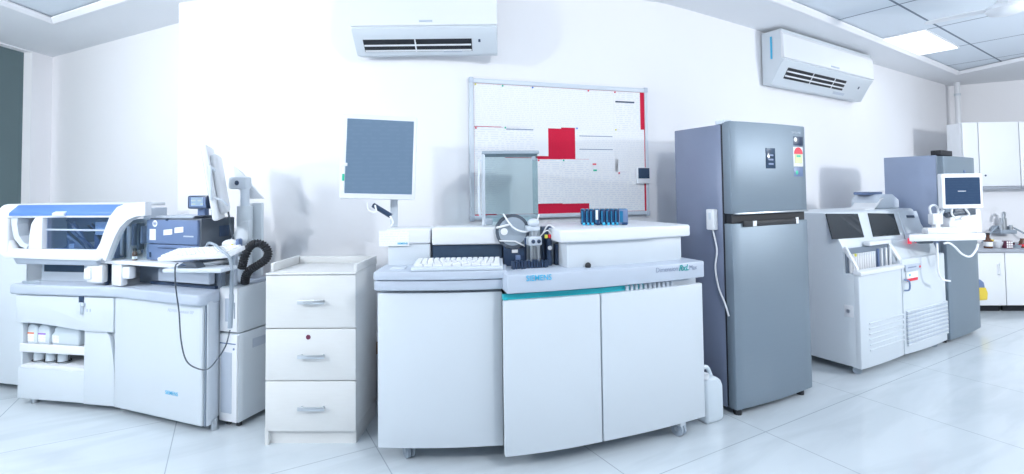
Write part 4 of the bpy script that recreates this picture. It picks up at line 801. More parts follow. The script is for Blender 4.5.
xa = at(245, 200, 2.94)
mb = MB(Fr(xa.x, 2.94, -10)); zz = lambda y, Y=2.94: at(241, y, Y).z
mb.tube([(0, 0, zz(222)), (0, 0, zz(186))], 0.024, 16); mb.box(-0.09, 0.025, -0.03, 0.03, zz(189), zz(177), 0.012); mb.build('neck_post', 'pale', t)
mb = MB(Fr(xa.x, 2.94, -10)); mb.tube([(-0.03, -0.032, zz(183)), (-0.03, -0.029, zz(183))], 0.014, 14); mb.build('pivot_bolt', 'navy', t)
mb = MB(Fr(xa.x, 2.94, -10)); mb.tube([(0, 0, ztop+0.03), (0, 0, zz(206))], 0.042, 18); mb.box(-0.03, 0.075, 0.045, 0.07, ztop+0.03, zz(203), 0.008); mb.build('column', 'white', t)
mb = MB(Fr(xa.x, 2.94, -10)); mb.prism([(-0.055, zz(243)), (0.03, zz(221)), (0.08, zz(220)), (0.08, zz(238)), (-0.01, zz(258)), (-0.055, zz(258))], -0.075, -0.043, 'y', 0.008); mb.build('arm_bracket', 'white', t)
# triangular back fin
mb = MB(Fr(xa.x, 2.94, -10)); mb.prism([(-0.115, zz(165)), (-0.055, zz(172)), (0.05, zz(192)), (0.095, zz(199)), (0.0, zz(199)), (-0.09, zz(188))], 0.04, 0.055, 'y', 0.006); mb.build('back_fin', 'bright', t)
# equipment box and small lamp-shaped reader under the arm
xb = at(246, 262, 2.91)
f = Fr(xb.x, 2.91, -19, ztop)
t = MON
mb = MB(f); mb.box(-0.065, 0.05, -0.05, -0.02, 0.003, at(243, 256, 2.91).z - ztop, 0.008); mb.build('base_housing', 'pale', t)
mb = MB(f); mb.box(-0.075, 0.065, -0.05, 0.12, 0.002, 0.022, 0.005); mb.build('foot_plate', 'lilac', t)
xr = at(231, 246, 2.825); f = Fr(xr.x, 2.825, 0, 0)
t = thing('barcode_scanner', 'small white handheld scanner with a blue back and orange dot, beside the monitor arm', 'scanner', Fr(xr.x, 2.825, 0, xr.z - 0.1))
mb = MB(f); mb.ball((0, 0, xr.z+0.012), 0.05, 0.028, 0.026); mb.build('head', 'bright', t)
mb = MB(f); mb.box(0.035, 0.058, -0.024, 0.02, xr.z-0.014, xr.z+0.042, 0.010); mb.build('blue_back', 'printer', t)
mb = MB(f); mb.ball((0.02, -0.024, xr.z+0.005), 0.010, 0.006, 0.010, 10); mb.build('orange_dot', 'pin_yellow', t)
mb = MB(f); mb.tube([(0.02, 0, xr.z-0.005), (0.025, 0, ztop+0.002)], [0.016, 0.012], 12); mb.build('stand', 'lilac', t)
# keyboard, mouse, tray
KA = at(157.5, 258.5, 2.54); KB = at(229, 252, 2.54)
kz = at(158, 262, 2.54).z
kf = Fr(KA.x, 2.54, -4, kz)
t = thing('keyboard_tray', 'narrow white pull-out tray under the sloping keyboard of the left analyzer', 'tray', kf)
kl = at(226, 262, 2.55).x - at(164, 264, 2.54).x
mb = MB(kf); mb.box(0.05, 0.05+kl, -0.03, 0.10, -0.050, -0.030, 0.005); mb.build('tray_board', 'pale', t)
mb = MB(kf); mb.box(0.10, 0.30, 0.03, 0.10, -0.062, -0.049); mb.build('tray_arm', 'lilac', t)
Q = Fr(0, 0); Q.M = kf.M @ Matrix.Translation((0.0, 0.0, -0.002)) @ Matrix.Rotation(R(-3), 4, 'Y') @ Matrix.Rotation(R(10), 4, 'X'); Q.I = Q.M.inverted()
t = thing('keyboard', 'white keyboard tilted towards the viewer in front of the laser printer', 'keyboard', Q)
mb = MB(Q); mb.box(0, 0.375, 0.0, 0.15, 0.0, 0.024, 0.006); mb.build('case', 'bright', t)
mb = MB(Q)
for r_ in range(5):
    for k_ in range(15): mb.box(0.012+k_*0.0235, 0.032+k_*0.0235, 0.012+r_*0.026, 0.034+r_*0.026, 0.022, 0.033, 0.003, 1)
mb.build('keys', 'label', t)
KBT = t
mp_ = at(184, 262, 2.50); f = Fr(mp_.x, 2.495, -10, kz-0.0295)
t = thing('computer_mouse', 'dark blue-grey computer mouse on the tray below the sloping keyboard', 'mouse', f)
mb = MB(f); mb.prism([(-0.055, 0), (-0.05, 0.012), (-0.02, 0.030), (0.01, 0.034), (0.045, 0.022), (0.06, 0.004), (0.06, 0)], 0.02, 0.075, 'y', 0.010, 3); mb.build('shell', 'printdark', t)
mb = MB(f); mb.box(-0.035, -0.005, 0.018, 0.03, 0.010, 0.022, 0.004); mb.build('button', 'navy', t); MOU = t
# thin black cable drooping from the tray
pts = [(178, 263, 2.49), (175.5, 266, 2.48), (175, 275, 2.50), (176, 290, 2.55), (179, 312, 2.61), (181, 340, 2.61), (186, 360, 2.61), (196, 368, 2.61), (208, 369, 2.61), (218, 358, 2.62), (226, 345, 2.63), (230, 330, 2.66)]
W0.x = 0
MB(Fr(at(180, 300, 2.6).x, 2.6)).fr
f = Fr(at(196, 368, 2.6).x, 2.6); I_ = f.I
MB(f).tube(spline([I_ @ at(*p) for p in pts]), 0.0035, 6).build('mouse_cable', 'printdark', MOU)
pts = [(233.5, 250, 2.72), (232.5, 264, 2.70), (231.5, 282, 2.68), (231.5, 300, 2.66), (230.5, 318, 2.65), (230, 328, 2.65)]
f = Fr(at(231, 300, 2.66).x, 2.66); I_ = f.I
MB(f).tube(spline([I_ @ at(*p) for p in pts]), [0.008]*12 + [0.010]*10 + [0.012]*19, 8).build('grey_hose', 'grey', None, f, label='straight grey hose hanging in front of the upper computer box', category='hose')
# corrugated hose
pts = [(242, 268, 2.80), (244, 259, 2.79), (249, 248, 2.79), (255, 243.5, 2.79), (263, 245, 2.80), (268, 252, 2.80), (266, 259, 2.80), (258, 265, 2.80), (250, 270, 2.80), (246, 276, 2.80), (245, 283, 2.81)]
f = Fr(at(255, 262, 2.8).x, 2.8); I_ = f.I; sp_ = spline([I_ @ at(*p) for p in pts], 16)
MB(f).tube(sp_, [0.0235 if i % 4 < 2 else 0.0185 for i in range(len(sp_))], 12).build('corrugated_hose', 'black', None, f, label='thick black corrugated hose looping beside the monitor arm', category='hose')
# grey cables bundled by the keyboard
f = Fr(at(225, 255, 2.68).x, 2.68); I_ = f.I
pts = [(206, 247, 2.68), (209, 243, 2.64), (215, 245, 2.58), (221, 250, 2.52), (229, 257, 2.50), (232, 270, 2.50)]
MB(f).tube(spline([I_ @ at(*p) for p in pts]), 0.007, 8).build('keyboard_cable', 'grey', KBT)
pts = [(235, 262, 2.87), (235, 250, 2.87), (233, 238, 2.86), (231, 228, 2.85), (229, 216, 2.85), (227, 206, 2.86)]
MB(f).tube(spline([I_ @ at(*p) for p in pts]), 0.005, 8).build('monitor_cable', 'printdark', MON)
# ---- computer boxes at the end of the analyzer
zA = TF.uz(238, 333.5, 0)[1]; zB = TF.uz(238, 288, 0)[1]; e_ = 0.002
def slanted(f, u0, u1, dep, sk, z0, z1, mb, b): mb.prism([(u0, 0), (u1, 0), (u1+sk, dep), (u0+sk, dep)], z0, z1, 'z', b)
dep = 0.33; sk = math.tan(R(-19+1))*dep*-1*-1
sk = dep*math.tan(R(-17))
for nm, z0_, z1_, lab in (('lower', 0.03, zA-0.006, 'tall white computer cabinet with a mesh front, at the right end of the left analyzer'), ('upper', zA, zB, 'square white computer box stacked on the tall mesh-fronted cabinet')):
    f = Fr(0, 0); f.M = TF.M @ Matrix.Translation((0, 0, z0_)); f.I = f.M.inverted(); h = z1_-z0_
    t = thing('computer_tower', lab, 'computer', f)
    mb = MB(f); mb.box(0.0, tw, 0.008, 0.36, 0.0, h, 0.004); mb.build('case', 'white', t)
    mb = MB(f); mb.box(0.003, tw-0.003, -0.004, 0.01, 0.004, h-0.004, 0.004); fr_ = mb.build('front_panel', 'bright', t)
    if nm == 'lower':
        mb = MB(f); mb.box(0.02, tw*0.72, -0.008, 0.0, 0.05, h-0.10, 0.003); mb.build('mesh_grille', 'lilac', fr_)
        mb = MB(f); mb.box(0.01, tw-0.01, -0.007, 0, h-0.055, h-0.05); mb.box(tw*0.80, tw*0.86, -0.008, 0, h-0.085, h-0.075); mb.build('drive_slot', 'printer', fr_)
        mb = MB(f); mb.box(tw, tw+0.002, 0.10, 0.22, h-0.10, h-0.05); mb.build('side_grille', 'lilac', t)
        for (uu, vv) in ((0.02, 0.03), (tw-0.04, 0.03), (0.02, 0.3), (tw-0.04, 0.3)):
            mb = MB(f); mb.box(uu, uu+0.02, vv, vv+0.02, -0.03, 0.001); mb.build('foot', 'black', t)
    else:
        mb = MB(f); mb.box(tw*0.35, tw*0.72, -0.008, 0, 0.06, h-0.06, 0.003); mb.build('mesh_grille', 'lilac', fr_)
        mb = MB(f); mb.box(tw*0.84, tw*0.87, -0.008, 0, 0.08, h-0.08); mb.build('indicator_strip', 'grey', fr_)
# ================================================================== RIGHT ANALYZER
B = Fr(2.32, 3.38, 29.3); bw = 1.285
T = thing('biochemistry_analyzer', 'white floor analyzer with two dark slanted windows, right of the tall refrigerator', 'analyzer', B)
um = B.uz(903, 300, 0)[0]
zd = B.uz(860, 268, 0)[1]; zk = 0.862; zt = B.uz(860, 211, 0.22)[1]
prof = [(0.03, 0.055), (0.03, zd-0.05), (0.095, zd-0.05), (0.095, zk-0.03), (0.10, zk+0.005), (0.20, zt-0.010), (0.215, zt), (0.62, zt), (0.62, 0.055)]
mb = MB(B); mb.prism(prof, 0.0, bw, 'x', 0.006); mb.build('body', 'white', T)
mb = MB(B); mb.prism([(0.03, zd-0.05), (0.03, zd-0.02), (0.085, zk), (0.10, zk), (0.10, zd-0.05)], um, bw, 'x', 0.004); mb.build('right_deck', 'white', T)
# front: left module, right door with louvres
def arcfront(u0, u1, z0, z1, bul, name, m='white', bb=0.008):
    k = 6; mb = MB(B); mb.prism([(u0+(u1-u0)*i/k, -bul*math.sin(math.pi*i/k)) for i in range(k+1)] + [(u1, 0.035), (u0, 0.035)], z0, z1, 'z', bb); return mb.build(name, m, T)
ld = arcfront(0.0, um-0.006, 0.05, zd-0.03, 0.008, 'left_panel'); rd = arcfront(um+0.004, bw, 0.05, B.uz(925, 256, 0)[1], 0.012, 'right_door')
zv1 = B.uz(925, 305, 0)[1]
mb = MB(B)
for k in range(9): mb.box(um+0.03, bw-0.012, -0.016, 0.0, zv1-0.02-k*0.030, zv1-0.006-k*0.030, 0.004)
mb.build('louvres', 'white', rd)
mb = MB(B)
for k in range(8): mb.box(um+0.03, bw-0.012, -0.0145, 0.0, zv1-0.032-k*0.030, zv1-0.022-k*0.030)
mb.build('louvre_gaps', 'lilac', rd)
mb = MB(B)
for k in range(6): mb.box(0.10, um-0.02, -0.012, 0.0, 0.34-k*0.036, 0.352-k*0.036, 0.003)
mb.build('louvres', 'white', ld)
mb = MB(B); a = B.uz(903.5, 280, -0.01); c_ = B.uz(903.5, 291, -0.01); mb.tube(spline([(um+0.012, -0.006, a[1]), (um+0.03, -0.03, a[1]-0.01), (um+0.03, -0.03, c_[1]+0.01), (um+0.012, -0.006, c_[1])]), 0.006, 8); mb.build('door_handle', 'printer', rd, label='dark curved door handle')
mb = MB(B); pbox(mb, 906, 264, 921.5, 270.5, -0.016, -0.005, 0.002); pl = mb.build('name_plate', 'lilac', rd)
mb = MB(B); pbox(mb, 908, 266.5, 916.5, 267.8, -0.0175, -0.015); mb.build('printed_line', 'greytext', pl)
mb = MB(B); pbox(mb, 919.5, 265.5, 920.8, 267.5, -0.0175, -0.015); mb.build('red_mark', 'redlabel', pl)
mb = MB(B); pbox(mb, 907.5, 272, 918, 281, -0.016, -0.005, 0.001); st = mb.build('warning_sticker', 'label', rd)
mb = MB(B); pbox(mb, 907.8, 278, 918, 280.7, -0.018, -0.012); mb.build('red_band', 'redlabel', st)
mb = MB(B); a = B.uz(909.5, 275.3, -0.018); mb.box(a[0], a[0]+0.02, -0.0175, -0.012, a[1]-0.008, a[1]+0.008); mb.build('blue_square', 'cyantext', st)
# tray with sample tubes let into the left module
za0 = zd-0.04
mb = MB(B); mb.prism([(-0.02, zd-0.05), (-0.02, zd-0.025), (0.03, zd-0.018), (0.03, zd-0.05)], -0.01, um, 'x', 0.006); mb.build('tray_lip', 'bright', T)
ua, ub = 0.025, B.uz(901, 252, 0.02)[0]
mb = MB(B); mb.prism([(0.088, zd-0.05), (0.088, zk-0.015), (0.0945, zk-0.015), (0.0945, zd-0.05)], ua, ub, 'x'); mb.build('tray_recess', 'shade', T)
mb = MB(B); mb.prism([(0.005, zd-0.02), (0.008, zd), (0.09, zk+0.006), (0.10, zk-0.02)], ub, um, 'x', 0.004); mb.build('tray_side', 'bright', T)
mb = MB(B); mb.prism([(0.005, zd-0.02), (0.008, zd), (0.08, zk+0.006), (0.10, zk-0.02)], -0.002, ua, 'x', 0.004); mb.build('tray_side', 'bright', T)
mb = MB(B); mb.box(ua+0.24, ub-0.06, 0.05, 0.095, zk-0.008, zk+0.02, 0.006); mb.build('tray_cover', 'bright', T)
# windows on the slope
vS0, zS0, vS1, zS1 = 0.10, zk+0.005, 0.20, zt-0.010
def slope(px, py):
    d = (B.I.to_3x3() @ ray(px, py)); e = B.I @ EYE; n = Vector((0, -(zS1-zS0), (vS1-vS0))); t_ = (Vector((0, vS0, zS0)) - e).dot(n) / d.dot(n); return e + d*t_
nS = Vector((0, -(zS1-zS0), (vS1-vS0))).normalized()
def slopepoly(pxs, h0, h1, name, m, par=None):
    mb = MB(B); P = [slope(*p) for p in pxs]; b2 = bmesh.new(); lo = [b2.verts.new(p + nS*h0) for p in P]; hi = [b2.verts.new(p + nS*h1) for p in P]; k = len(P)
    b2.faces.new(lo); b2.faces.new(hi)
    for i in range(k): b2.faces.new((lo[i], lo[(i+1) % k], hi[(i+1) % k], hi[i]))
    bmesh.ops.recalc_face_normals(b2, faces=b2.faces[:]); mb._take(b2); return mb.build(name, m, par or T)
slopepoly([(825.5, 214), (857, 214), (863.5, 237.5), (832, 239.5)], -0.002, 0.006, 'window', 'darkglass')
slopepoly([(867.5, 213.5), (893, 214), (899.5, 235), (873, 237)], -0.002, 0.006, 'window', 'darkglass')
for (xs, y0, y1) in (((842, 232), 218, 234), ):
    pass
cp = slopepoly([(897, 212), (915, 211.5), (922, 232), (905, 236)], -0.002, 0.012, 'control_panel', 'pale')
slopepoly([(904.5, 216), (912, 216), (912.8, 218.3), (905.2, 218.3)], 0.010, 0.016, 'panel_slot', 'navy', cp)
mb = MB(B); mb.box(B.uz(906, 233, 0.09)[0], min(bw, B.uz(920, 233, 0.09)[0]), 0.07, 0.10, zk+0.002, zk+0.045, 0.004); mb.build('front_rest', 'lilac', T)
for x in (909.5, 916.5):
    mb = MB(B); a = B.uz(x, 237, 0.055); mb.tube([(a[0], 0.055, zk-0.03), (a[0], 0.055, zk+0.012)], 0.012, 12); mb.build('red_indicator', 'led', T, label='red lit indicator')
a = None
# lock on the left side, small dark vent
nL = B.M.to_3x3() @ Vector((1, 0, 0))
def lside(px, py):
    P0 = B.w(-0.001, 0); d = ray(px, py); t_ = (P0-EYE).dot(nL)/d.dot(nL); return B.I @ (EYE + d*t_)
p_ = lside(849, 311); mb = MB(B); mb.box(-0.006, 0.001, p_.y-0.03, p_.y+0.03, p_.z-0.04, p_.z+0.04, 0.003); lk = mb.build('side_lock', 'bright', T)
mb = MB(B); mb.tube([(-0.012, p_.y, p_.z), (-0.004, p_.y, p_.z)], 0.012, 12); mb.build('keyhole', 'metal', lk)
for (uu, vv) in ((0.06, 0.06), (bw-0.10, 0.06), (0.06, 0.52), (bw-0.1, 0.52)):
    f = B.sub(uu, vv, 30)
    mb = MB(f); mb.tube([(-0.022, 0, 0.028), (0.022, 0, 0.028)], 0.027, 18); w_ = mb.build('caster', 'grey', T)
    mb = MB(f); mb.box(-0.027, 0.027, -0.024, 0.024, 0.04, 0.07, 0.004); mb.build('fork', 'metal', w_)
# sample tubes
tubes = [(850.5+2.35*i, 0.062) for i in range(11)] + [(878, 0.062), (881.5, 0.062), (886, 0.062), (890, 0.062)]
for i, (x, v) in enumerate(tubes):
    a = B.uz(x, 258, v)[0]; f = B.sub(a, v, 0, zd-0.049)
    lab = 'white capped sample tube in the tray of the right analyzer' 
    t = thing('sample_tube', ('%s sample tube from the left in the open tray of the dark-windowed analyzer' % ['first', 'second', 'third', 'fourth', 'fifth', 'sixth', 'seventh', 'eighth', 'ninth', 'tenth', 'eleventh', 'twelfth', 'thirteenth', 'fourteenth', 'fifteenth'][i]), 'sample tube', f, 'sample tubes in the analyzer tray')
    hh = 0.115 if i < 11 else 0.13
    mb = MB(f); mb.lathe([(0, 0), (0.007, 0.004), (0.0085, 0.015), (0.0085, hh), (0, hh)], n=12); mb.build('glass_body', 'label' if i != 11 else 'printer', t)
    mb = MB(f); mb.lathe([(0, hh), (0.0095, hh), (0.0095, hh+0.018), (0, hh+0.018)], n=12); mb.build('cap', 'bright' if i not in (2, 11) else ('pin_yellow' if i == 2 else 'printer'), t)
# ---- printer on top
pf = B.sub(0.22, 0.50, 0, zt+0.001); a0 = B.uz(876, 205, 0.3)[0]; a1 = min(bw-0.01, B.uz(907, 205, 0.3)[0])
hp_ = B.uz(890, 193, 0.32)[1]-zt
f = B.sub(a0, 0.29, 0, zt+0.001); w_ = a1-a0
t = thing('desktop_printer', 'small pale printer with a sheet in its slot on top of the dark-windowed analyzer', 'printer', f)
mb = MB(f); mb.prism([(0, 0), (w_, 0), (w_, hp_*0.55), (w_*0.72, hp_*0.92), (w_*0.15, hp_*0.92), (0, hp_*0.5)], 0, 0.2, 'y', 0.012, 3); mb.build('body', 'pale', t)
mb = MB(f); mb.box(-w_*0.05, w_*0.55, 0.05, 0.17, hp_*0.90, hp_*1.08, 0.006); mb.build('scanner_lid', 'printer', t)
mb = MB(f); mb.box(-w_*0.03, w_*0.53, 0.045, 0.16, hp_*1.07, hp_*1.12, 0.004); mb.build('lid_top', 'bright', t)
mb = MB(f); mb.box(w_*0.985, w_*1.01, 0.02, 0.15, 0.01, hp_*0.5, 0.003); mb.build('side_cover', 'grey', t)
f2 = B.sub(a0-0.215, 0.36, 0, zt+0.001)
mb = MB(f2); mb.prism(spl := [(0, 0), (0.14, 0.0), (0.20, 0.03), (0.26, 0.075), (0.30, 0.085), (0.30, 0.089), (0.255, 0.08), (0.195, 0.034), (0.138, 0.004), (0, 0.004)], -0.08, 0.10, 'y')
o = mb.build('paper_sheet', 'label', t)
# ================================================================== SECOND FRIDGE
Gf = Fr(3.50, 4.05, 31.5); gw = Gf.uz(979, 280, 0)[0]; gh = 1.525
T = thing('refrigerator', 'lilac-sided silver refrigerator behind the small white monitor, near the sink counter', 'refrigerator', Gf)
mb = MB(Gf); mb.box(0, gw, 0.05, 0.42, 0.03, gh, 0.006); mb.build('cabinet', 'steelpale', T)
k = 8; mb = MB(Gf); mb.prism([(gw*i/k, -0.012*math.sin(math.pi*i/k)) for i in range(k+1)] + [(gw, 0.045), (0, 0.045)], 0.035, gh-0.01, 'z', 0.006); mb.build('door', 'steel', T)
mb = MB(Gf); mb.box(0.004, gw-0.004, 0.043, 0.052, 0.04, gh-0.012); mb.build('door_gasket', 'grey', T)
mb = MB(Gf); mb.box(0.02, gw*0.38, 0.02, 0.09, gh-0.004, gh+0.04, 0.004); mb.build('hinge_cover', 'black', T, label='black hinge cover')
mb = MB(Gf); a = Gf.uz(964.5, 171.5, -0.012); mb.box(a[0]-0.025, a[0]+0.02, -0.016, -0.004, a[1]-0.01, a[1]+0.01, 0.003); mb.build('badge', 'printer', T)
for (uu, vv) in ((0.04, 0.06), (gw-0.05, 0.06), (0.04, 0.38), (gw-0.05, 0.38)):
    mb = MB(Gf); mb.cyl((uu, vv, 0), (uu, vv, 0.032), 0.02, 12); mb.build('foot', 'black', T)
# ================================================================== MONITOR SHELF ON THE RIGHT
H = Fr(at(909, 236, 3.68).x, 3.68, 4); hz0 = H.uz(945, 241, 0)[1]; hz1 = H.uz(945, 234, 0)[1]; hl = H.uz(986, 236, 0)[0]
T = thing('monitor_shelf', 'white floating shelf carrying a small monitor, in front of the silver refrigerator', 'shelf', H.sub(0.3, 0.1, 0, hz0))
mb = MB(H); mb.prism([(0.0, -0.0), (hl, -0.0), (hl, 0.10), (hl-0.05, 0.16), (0.24, 0.16), (0.06, 0.06)], hz0, hz1, 'z', 0.008); mb.build('board', 'bright', T)
p0 = H.w(0.12, 0.08, hz0); p1 = B.w(bw-0.05, 0.12, zk-0.02)
mb = MB(H); mb.tube([(0.13, 0.09, hz0-0.004), (0.20, 0.13, hz0-0.02), (0.30, 0.13, hz0-0.02)], 0.012, 10); mb.build('support_arm', 'printdark', T)
p = H.uz(947, 211, 0.03); q_ = H.uz(987, 211, 0.03)
mf = H.sub(0, 0.03, 3, 0)
x0, x1 = mf.uz(942, 190, 0)[0], mf.uz(983, 190, 0)[0]; zz0, zz1 = mf.uz(963, 208.5, 0)[1], mf.uz(963, 173.5, 0)[1]
t = thing('computer_monitor', 'small white monitor with a navy screen on the shelf before the silver refrigerator', 'monitor', mf.sub((x0+x1)/2, 0.06, 0, hz1))
mb = MB(mf); mb.prism(rrect(x0, x1, zz0, zz1, 0.012), 0, 0.035, 'y', 0.006); mb.prism(rrect(x0+0.03, x1-0.03, zz0+0.03, zz1-0.03, 0.02), 0.035, 0.065, 'y', 0.012); mb.build('bezel', 'bright', t)
bz = (x1-x0)*0.075
mb = MB(mf); mb.box(x0+bz, x1-bz, -0.002, 0.004, zz0+bz*1.2, zz1-bz*1.1); sc_ = mb.build('screen', 'screen2', t)
mb = MB(mf); mb.box(x0+bz*5, x0+bz*7.6, -0.003, 0, (zz0+zz1)/2-0.004, (zz0+zz1)/2+0.002); mb.build('message_line', 'lilac', sc_)
zp = mf.uz(965, 213, 0.02)[1]
mb = MB(mf); mb.prism([(x0+0.09, hz1), (x1+0.02, hz1), (x1+0.02, zp), (x1-0.01, zz0+0.02), (x1-0.05, zz0+0.01), (x0+0.17, zp-0.015), (x0+0.09, zp-0.035)], 0.035, 0.12, 'y', 0.006); mb.build('stand', 'bright', t)
mb = MB(mf); mb.tube([(x0+0.06, 0.03, zz0-0.05), (x0+0.2, 0.03, zz0-0.03)], 0.02, 12); mb.box(x0+0.12, x1-0.05, 0.015, 0.03, zz0-0.05, zz0-0.005, 0.004); mb.build('tilt_joint', 'printdark', t)
mb = MB(mf); mb.tube(spline([(x0+0.10, 0.02, zz0), (x0+0.08, 0.005, zz0-0.04), (x0+0.12, 0.01, zz0-0.075)]), 0.007, 6); mb.tube(spline([(x0+0.2, 0.01, zz0), (x0+0.22, 0.0, zz0-0.05), (x0+0.16, 0.01, zz0-0.08)]), 0.007, 6); mb.build('cable', 'label', t)
ks = H.sub(0.16, 0.01, 2, hz1+0.0005)
t = thing('keyboard', 'thin white keyboard on the floating shelf below the small navy-screen monitor', 'keyboard', ks)
mb = MB(ks); mb.box(0, 0.34, 0, 0.055, 0, 0.038, 0.006); mb.build('case', 'bright', t)
mb = MB(ks)
for r_ in range(3):
    for k_ in range(14): mb.box(0.008+k_*0.0235, 0.028+k_*0.0235, 0.005+r_*0.016, 0.018+r_*0.016, 0.037, 0.044, 0.002, 1)
mb.build('keys', 'label', t)
ds = H.sub(H.uz(935, 215, 0.1)[0], 0.095, 0, hz1+0.001); dh = H.uz(935, 206, 0.1)[1]-hz1
t = thing('wash_bottle', 'small white bottle with a loop handle on the left end of the floating shelf', 'bottle', ds)
mb = MB(ds); mb.box(-0.045, 0.04, -0.025, 0.025, dh*0.30, dh*0.72, 0.012); mb.box(-0.02, 0.02, -0.02, 0.02, 0.0, dh*0.34, 0.006); mb.build('body', 'bright', t)
mb = MB(ds); mb.tube(spline([(-0.04, 0, dh*0.7), (-0.045, 0, dh*0.95), (-0.01, 0, dh*1.03), (0.02, 0, dh*0.92), (0.02, 0, dh*0.7)]), 0.008, 8); mb.build('loop_handle', 'bright', t)
mb = MB(ds); mb.tube([(0.03, 0, dh*0.62), (0.06, 0, dh*0.85)], 0.012, 8); mb.build('spout', 'bright', t)
# cables hanging under the shelf
f = H.sub(0.3, 0.02, 0, hz0-0.2); I_ = f.I
for nm, pts, lab in (('cable', [(944, 243.5, 3.72), (949, 243, 3.72), (955, 247, 3.72), (962, 254, 3.72), (970, 256.5, 3.72), (976, 250, 3.74), (978, 244, 3.76)], 'white cable sagging under the floating shelf across the silver refrigerator'), ('cable', [(937, 243.5, 3.72), (937.5, 255, 3.72), (938, 270, 3.72), (942, 279, 3.74), (950, 281, 3.78)], 'white cable looping from the floating shelf over the analyzer door'), ):
    MB(f).tube(spline([I_ @ at(*q) for q in pts]), 0.007, 8).build('white_cable', 'label', None, f, label=lab, category='cable')
# ================================================================== COUNTER, CUPBOARDS, SINK
Y0 = 5.05
cz = at(1000, 249, Y0).z; xl = at(960, 280, Y0).x; xr = 6.55
Q = Fr(xl, Y0, -2)
zf = 0.07; wcab = (at(1003, 280, Y0).x - xl)
labs = ['white base cabinet with a plain door under the sink counter, beside the silver refrigerator', 'white base cabinet at the right edge, below the sink']
edges = [0.0, Q.uz(1006, 280, 0)[0], 1.62]
for i in range(2):
    f = Q.sub(edges[i], 0, 0, 0); w_ = edges[i+1]-edges[i]-0.004
    t = thing('base_cabinet', labs[i], 'cabinet', f, 'base cabinets under the sink counter')
    mb = MB(f); mb.box(0, w_, 0.02, 0.60, zf, cz-0.032, 0.003); mb.build('carcass', 'cupboard', t)
    mb = MB(f); mb.box(0.002, w_-0.002, 0.0, 0.018, zf, cz-0.035, 0.003); d_ = mb.build('door', 'cupboard', t)
    mb = MB(f); mb.box(0.02, w_-0.01, 0.07, 0.09, 0, zf); mb.build('kick_plate', 'dark', t)
    mb = MB(f); mb.tube([(w_*0.85, -0.022, cz-0.14), (w_*0.85, -0.022, cz-0.26)], 0.005, 8); mb.tube([(w_*0.85, 0, cz-0.15), (w_*0.85, -0.022, cz-0.15)], 0.004, 6); mb.tube([(w_*0.85, 0, cz-0.25), (w_*0.85, -0.022, cz-0.25)], 0.004, 6); mb.build('handle', 'bright', d_)
mb = MB(Q); mb.box(-0.03, 1.65, -0.02, 0.62, cz-0.030, cz, 0.004); mb.build('worktop', 'counter', None, Q, label='grey-lilac stone worktop of the sink counter at the right edge', category='worktop')
# rear part of the worktop up to the wall: splash wall
mb = MB(Q); mb.box(Q.uz(962, 200, 0.63)[0], 2.2, 0.63, 0.74, 0, Q.uz(1000, 123, 0.42)[1]); struct(mb, 'wall_sink', 'wall')
# upper cupboards
U = Q.sub(0, 0.42, 0, 0); zu0 = U.uz(1000, 187, 0)[1]; zu1 = U.uz(1000, 122, 0)[1]
ed = [U.uz(963, 150, 0)[0], U.uz(979, 150, 0)[0], U.uz(1020, 150, 0)[0], U.uz(1020, 150, 0)[0]+0.45]
ul = ['white wall cupboard behind the silver refrigerator, leftmost above the sink', 'white wall cupboard with a small dark keyhole, directly above the sink tap', 'white wall cupboard cut off by the right edge of the picture']
for i in range(3):
    f = U.sub(ed[i], 0, 0, zu0); w_ = ed[i+1]-ed[i]-0.003
    t = thing('wall_cupboard', ul[i], 'cupboard', f, 'wall cupboards above the sink')
    mb = MB(f); mb.box(0, w_, 0.02, 0.205, 0, zu1-zu0, 0.003); mb.build('carcass', 'cupboard', t)
    mb = MB(f); mb.box(0.003, w_-0.003, 0, 0.018, 0.012, zu1-zu0, 0.003); d_ = mb.build('door', 'cupboard', t)
    mb = MB(f); mb.box(0, w_, 0.003, 0.02, -0.018, 0.008, 0.002); mb.build('light_pelmet', 'counter', t)
    if i == 1: mb = MB(f); a = f.uz(985.5, 175.5, 0); mb.tube([(a[0], -0.004, a[1]), (a[0], 0.002, a[1])], 0.010, 10); mb.build('keyhole', 'navy', d_)
# tap with its steel basin rim
sx = Q.uz(1008, 232, 0.5)[0]
f = Q.sub(sx, 0.50, 0, cz+0.001)
zr = lambda y: Q.uz(1008, y, 0.5)[1]-cz-0.001
t = thing('sink_tap', 'chrome gooseneck tap on a long grey wall plate above the sink counter', 'tap', f)
mb = MB(f); mb.prism([(-0.10, zr(231)), (0.10, zr(231)), (0.12, zr(227)), (-0.06, zr(226))], 0.06, 0.12, 'y', 0.008); mb.box(-0.07, 0.1, 0.0, 0.12, zr(234), zr(230), 0.008); mb.build('wall_plate', 'grey', t)
mb = MB(f); mb.tube([(-0.0, 0.05, zr(231)), (0.0, 0.05, zr(218))], 0.028, 12); mb.tube(spline([(0.0, 0.05, zr(219)), (0.0, 0.03, zr(213.5)), (-0.04, 0.0, zr(213)), (-0.06, -0.02, zr(216)), (-0.062, -0.02, zr(219))]), 0.014, 10); mb.build('spout', 'metal', t)
mb = MB(f); mb.tube([(-0.05, 0.02, zr(230)), (-0.05, 0.02, zr(225))], 0.016, 10); mb.tube([(0.05, 0.02, zr(230)), (0.05, 0.02, zr(225))], 0.016, 10); mb.build('valve_knob', 'metal', t)
mb = MB(f); mb.tube([(-0.10, 0.04, zr(228)), (-0.24, 0.0, zr(238)), (-0.30, -0.02, 0.012)], 0.009, 8); mb.tube([(0.10, 0.04, zr(228)), (0.22, 0.0, zr(236)), (0.34, -0.02, 0.012)], 0.009, 8); mb.build('supply_hose', 'grey', t)
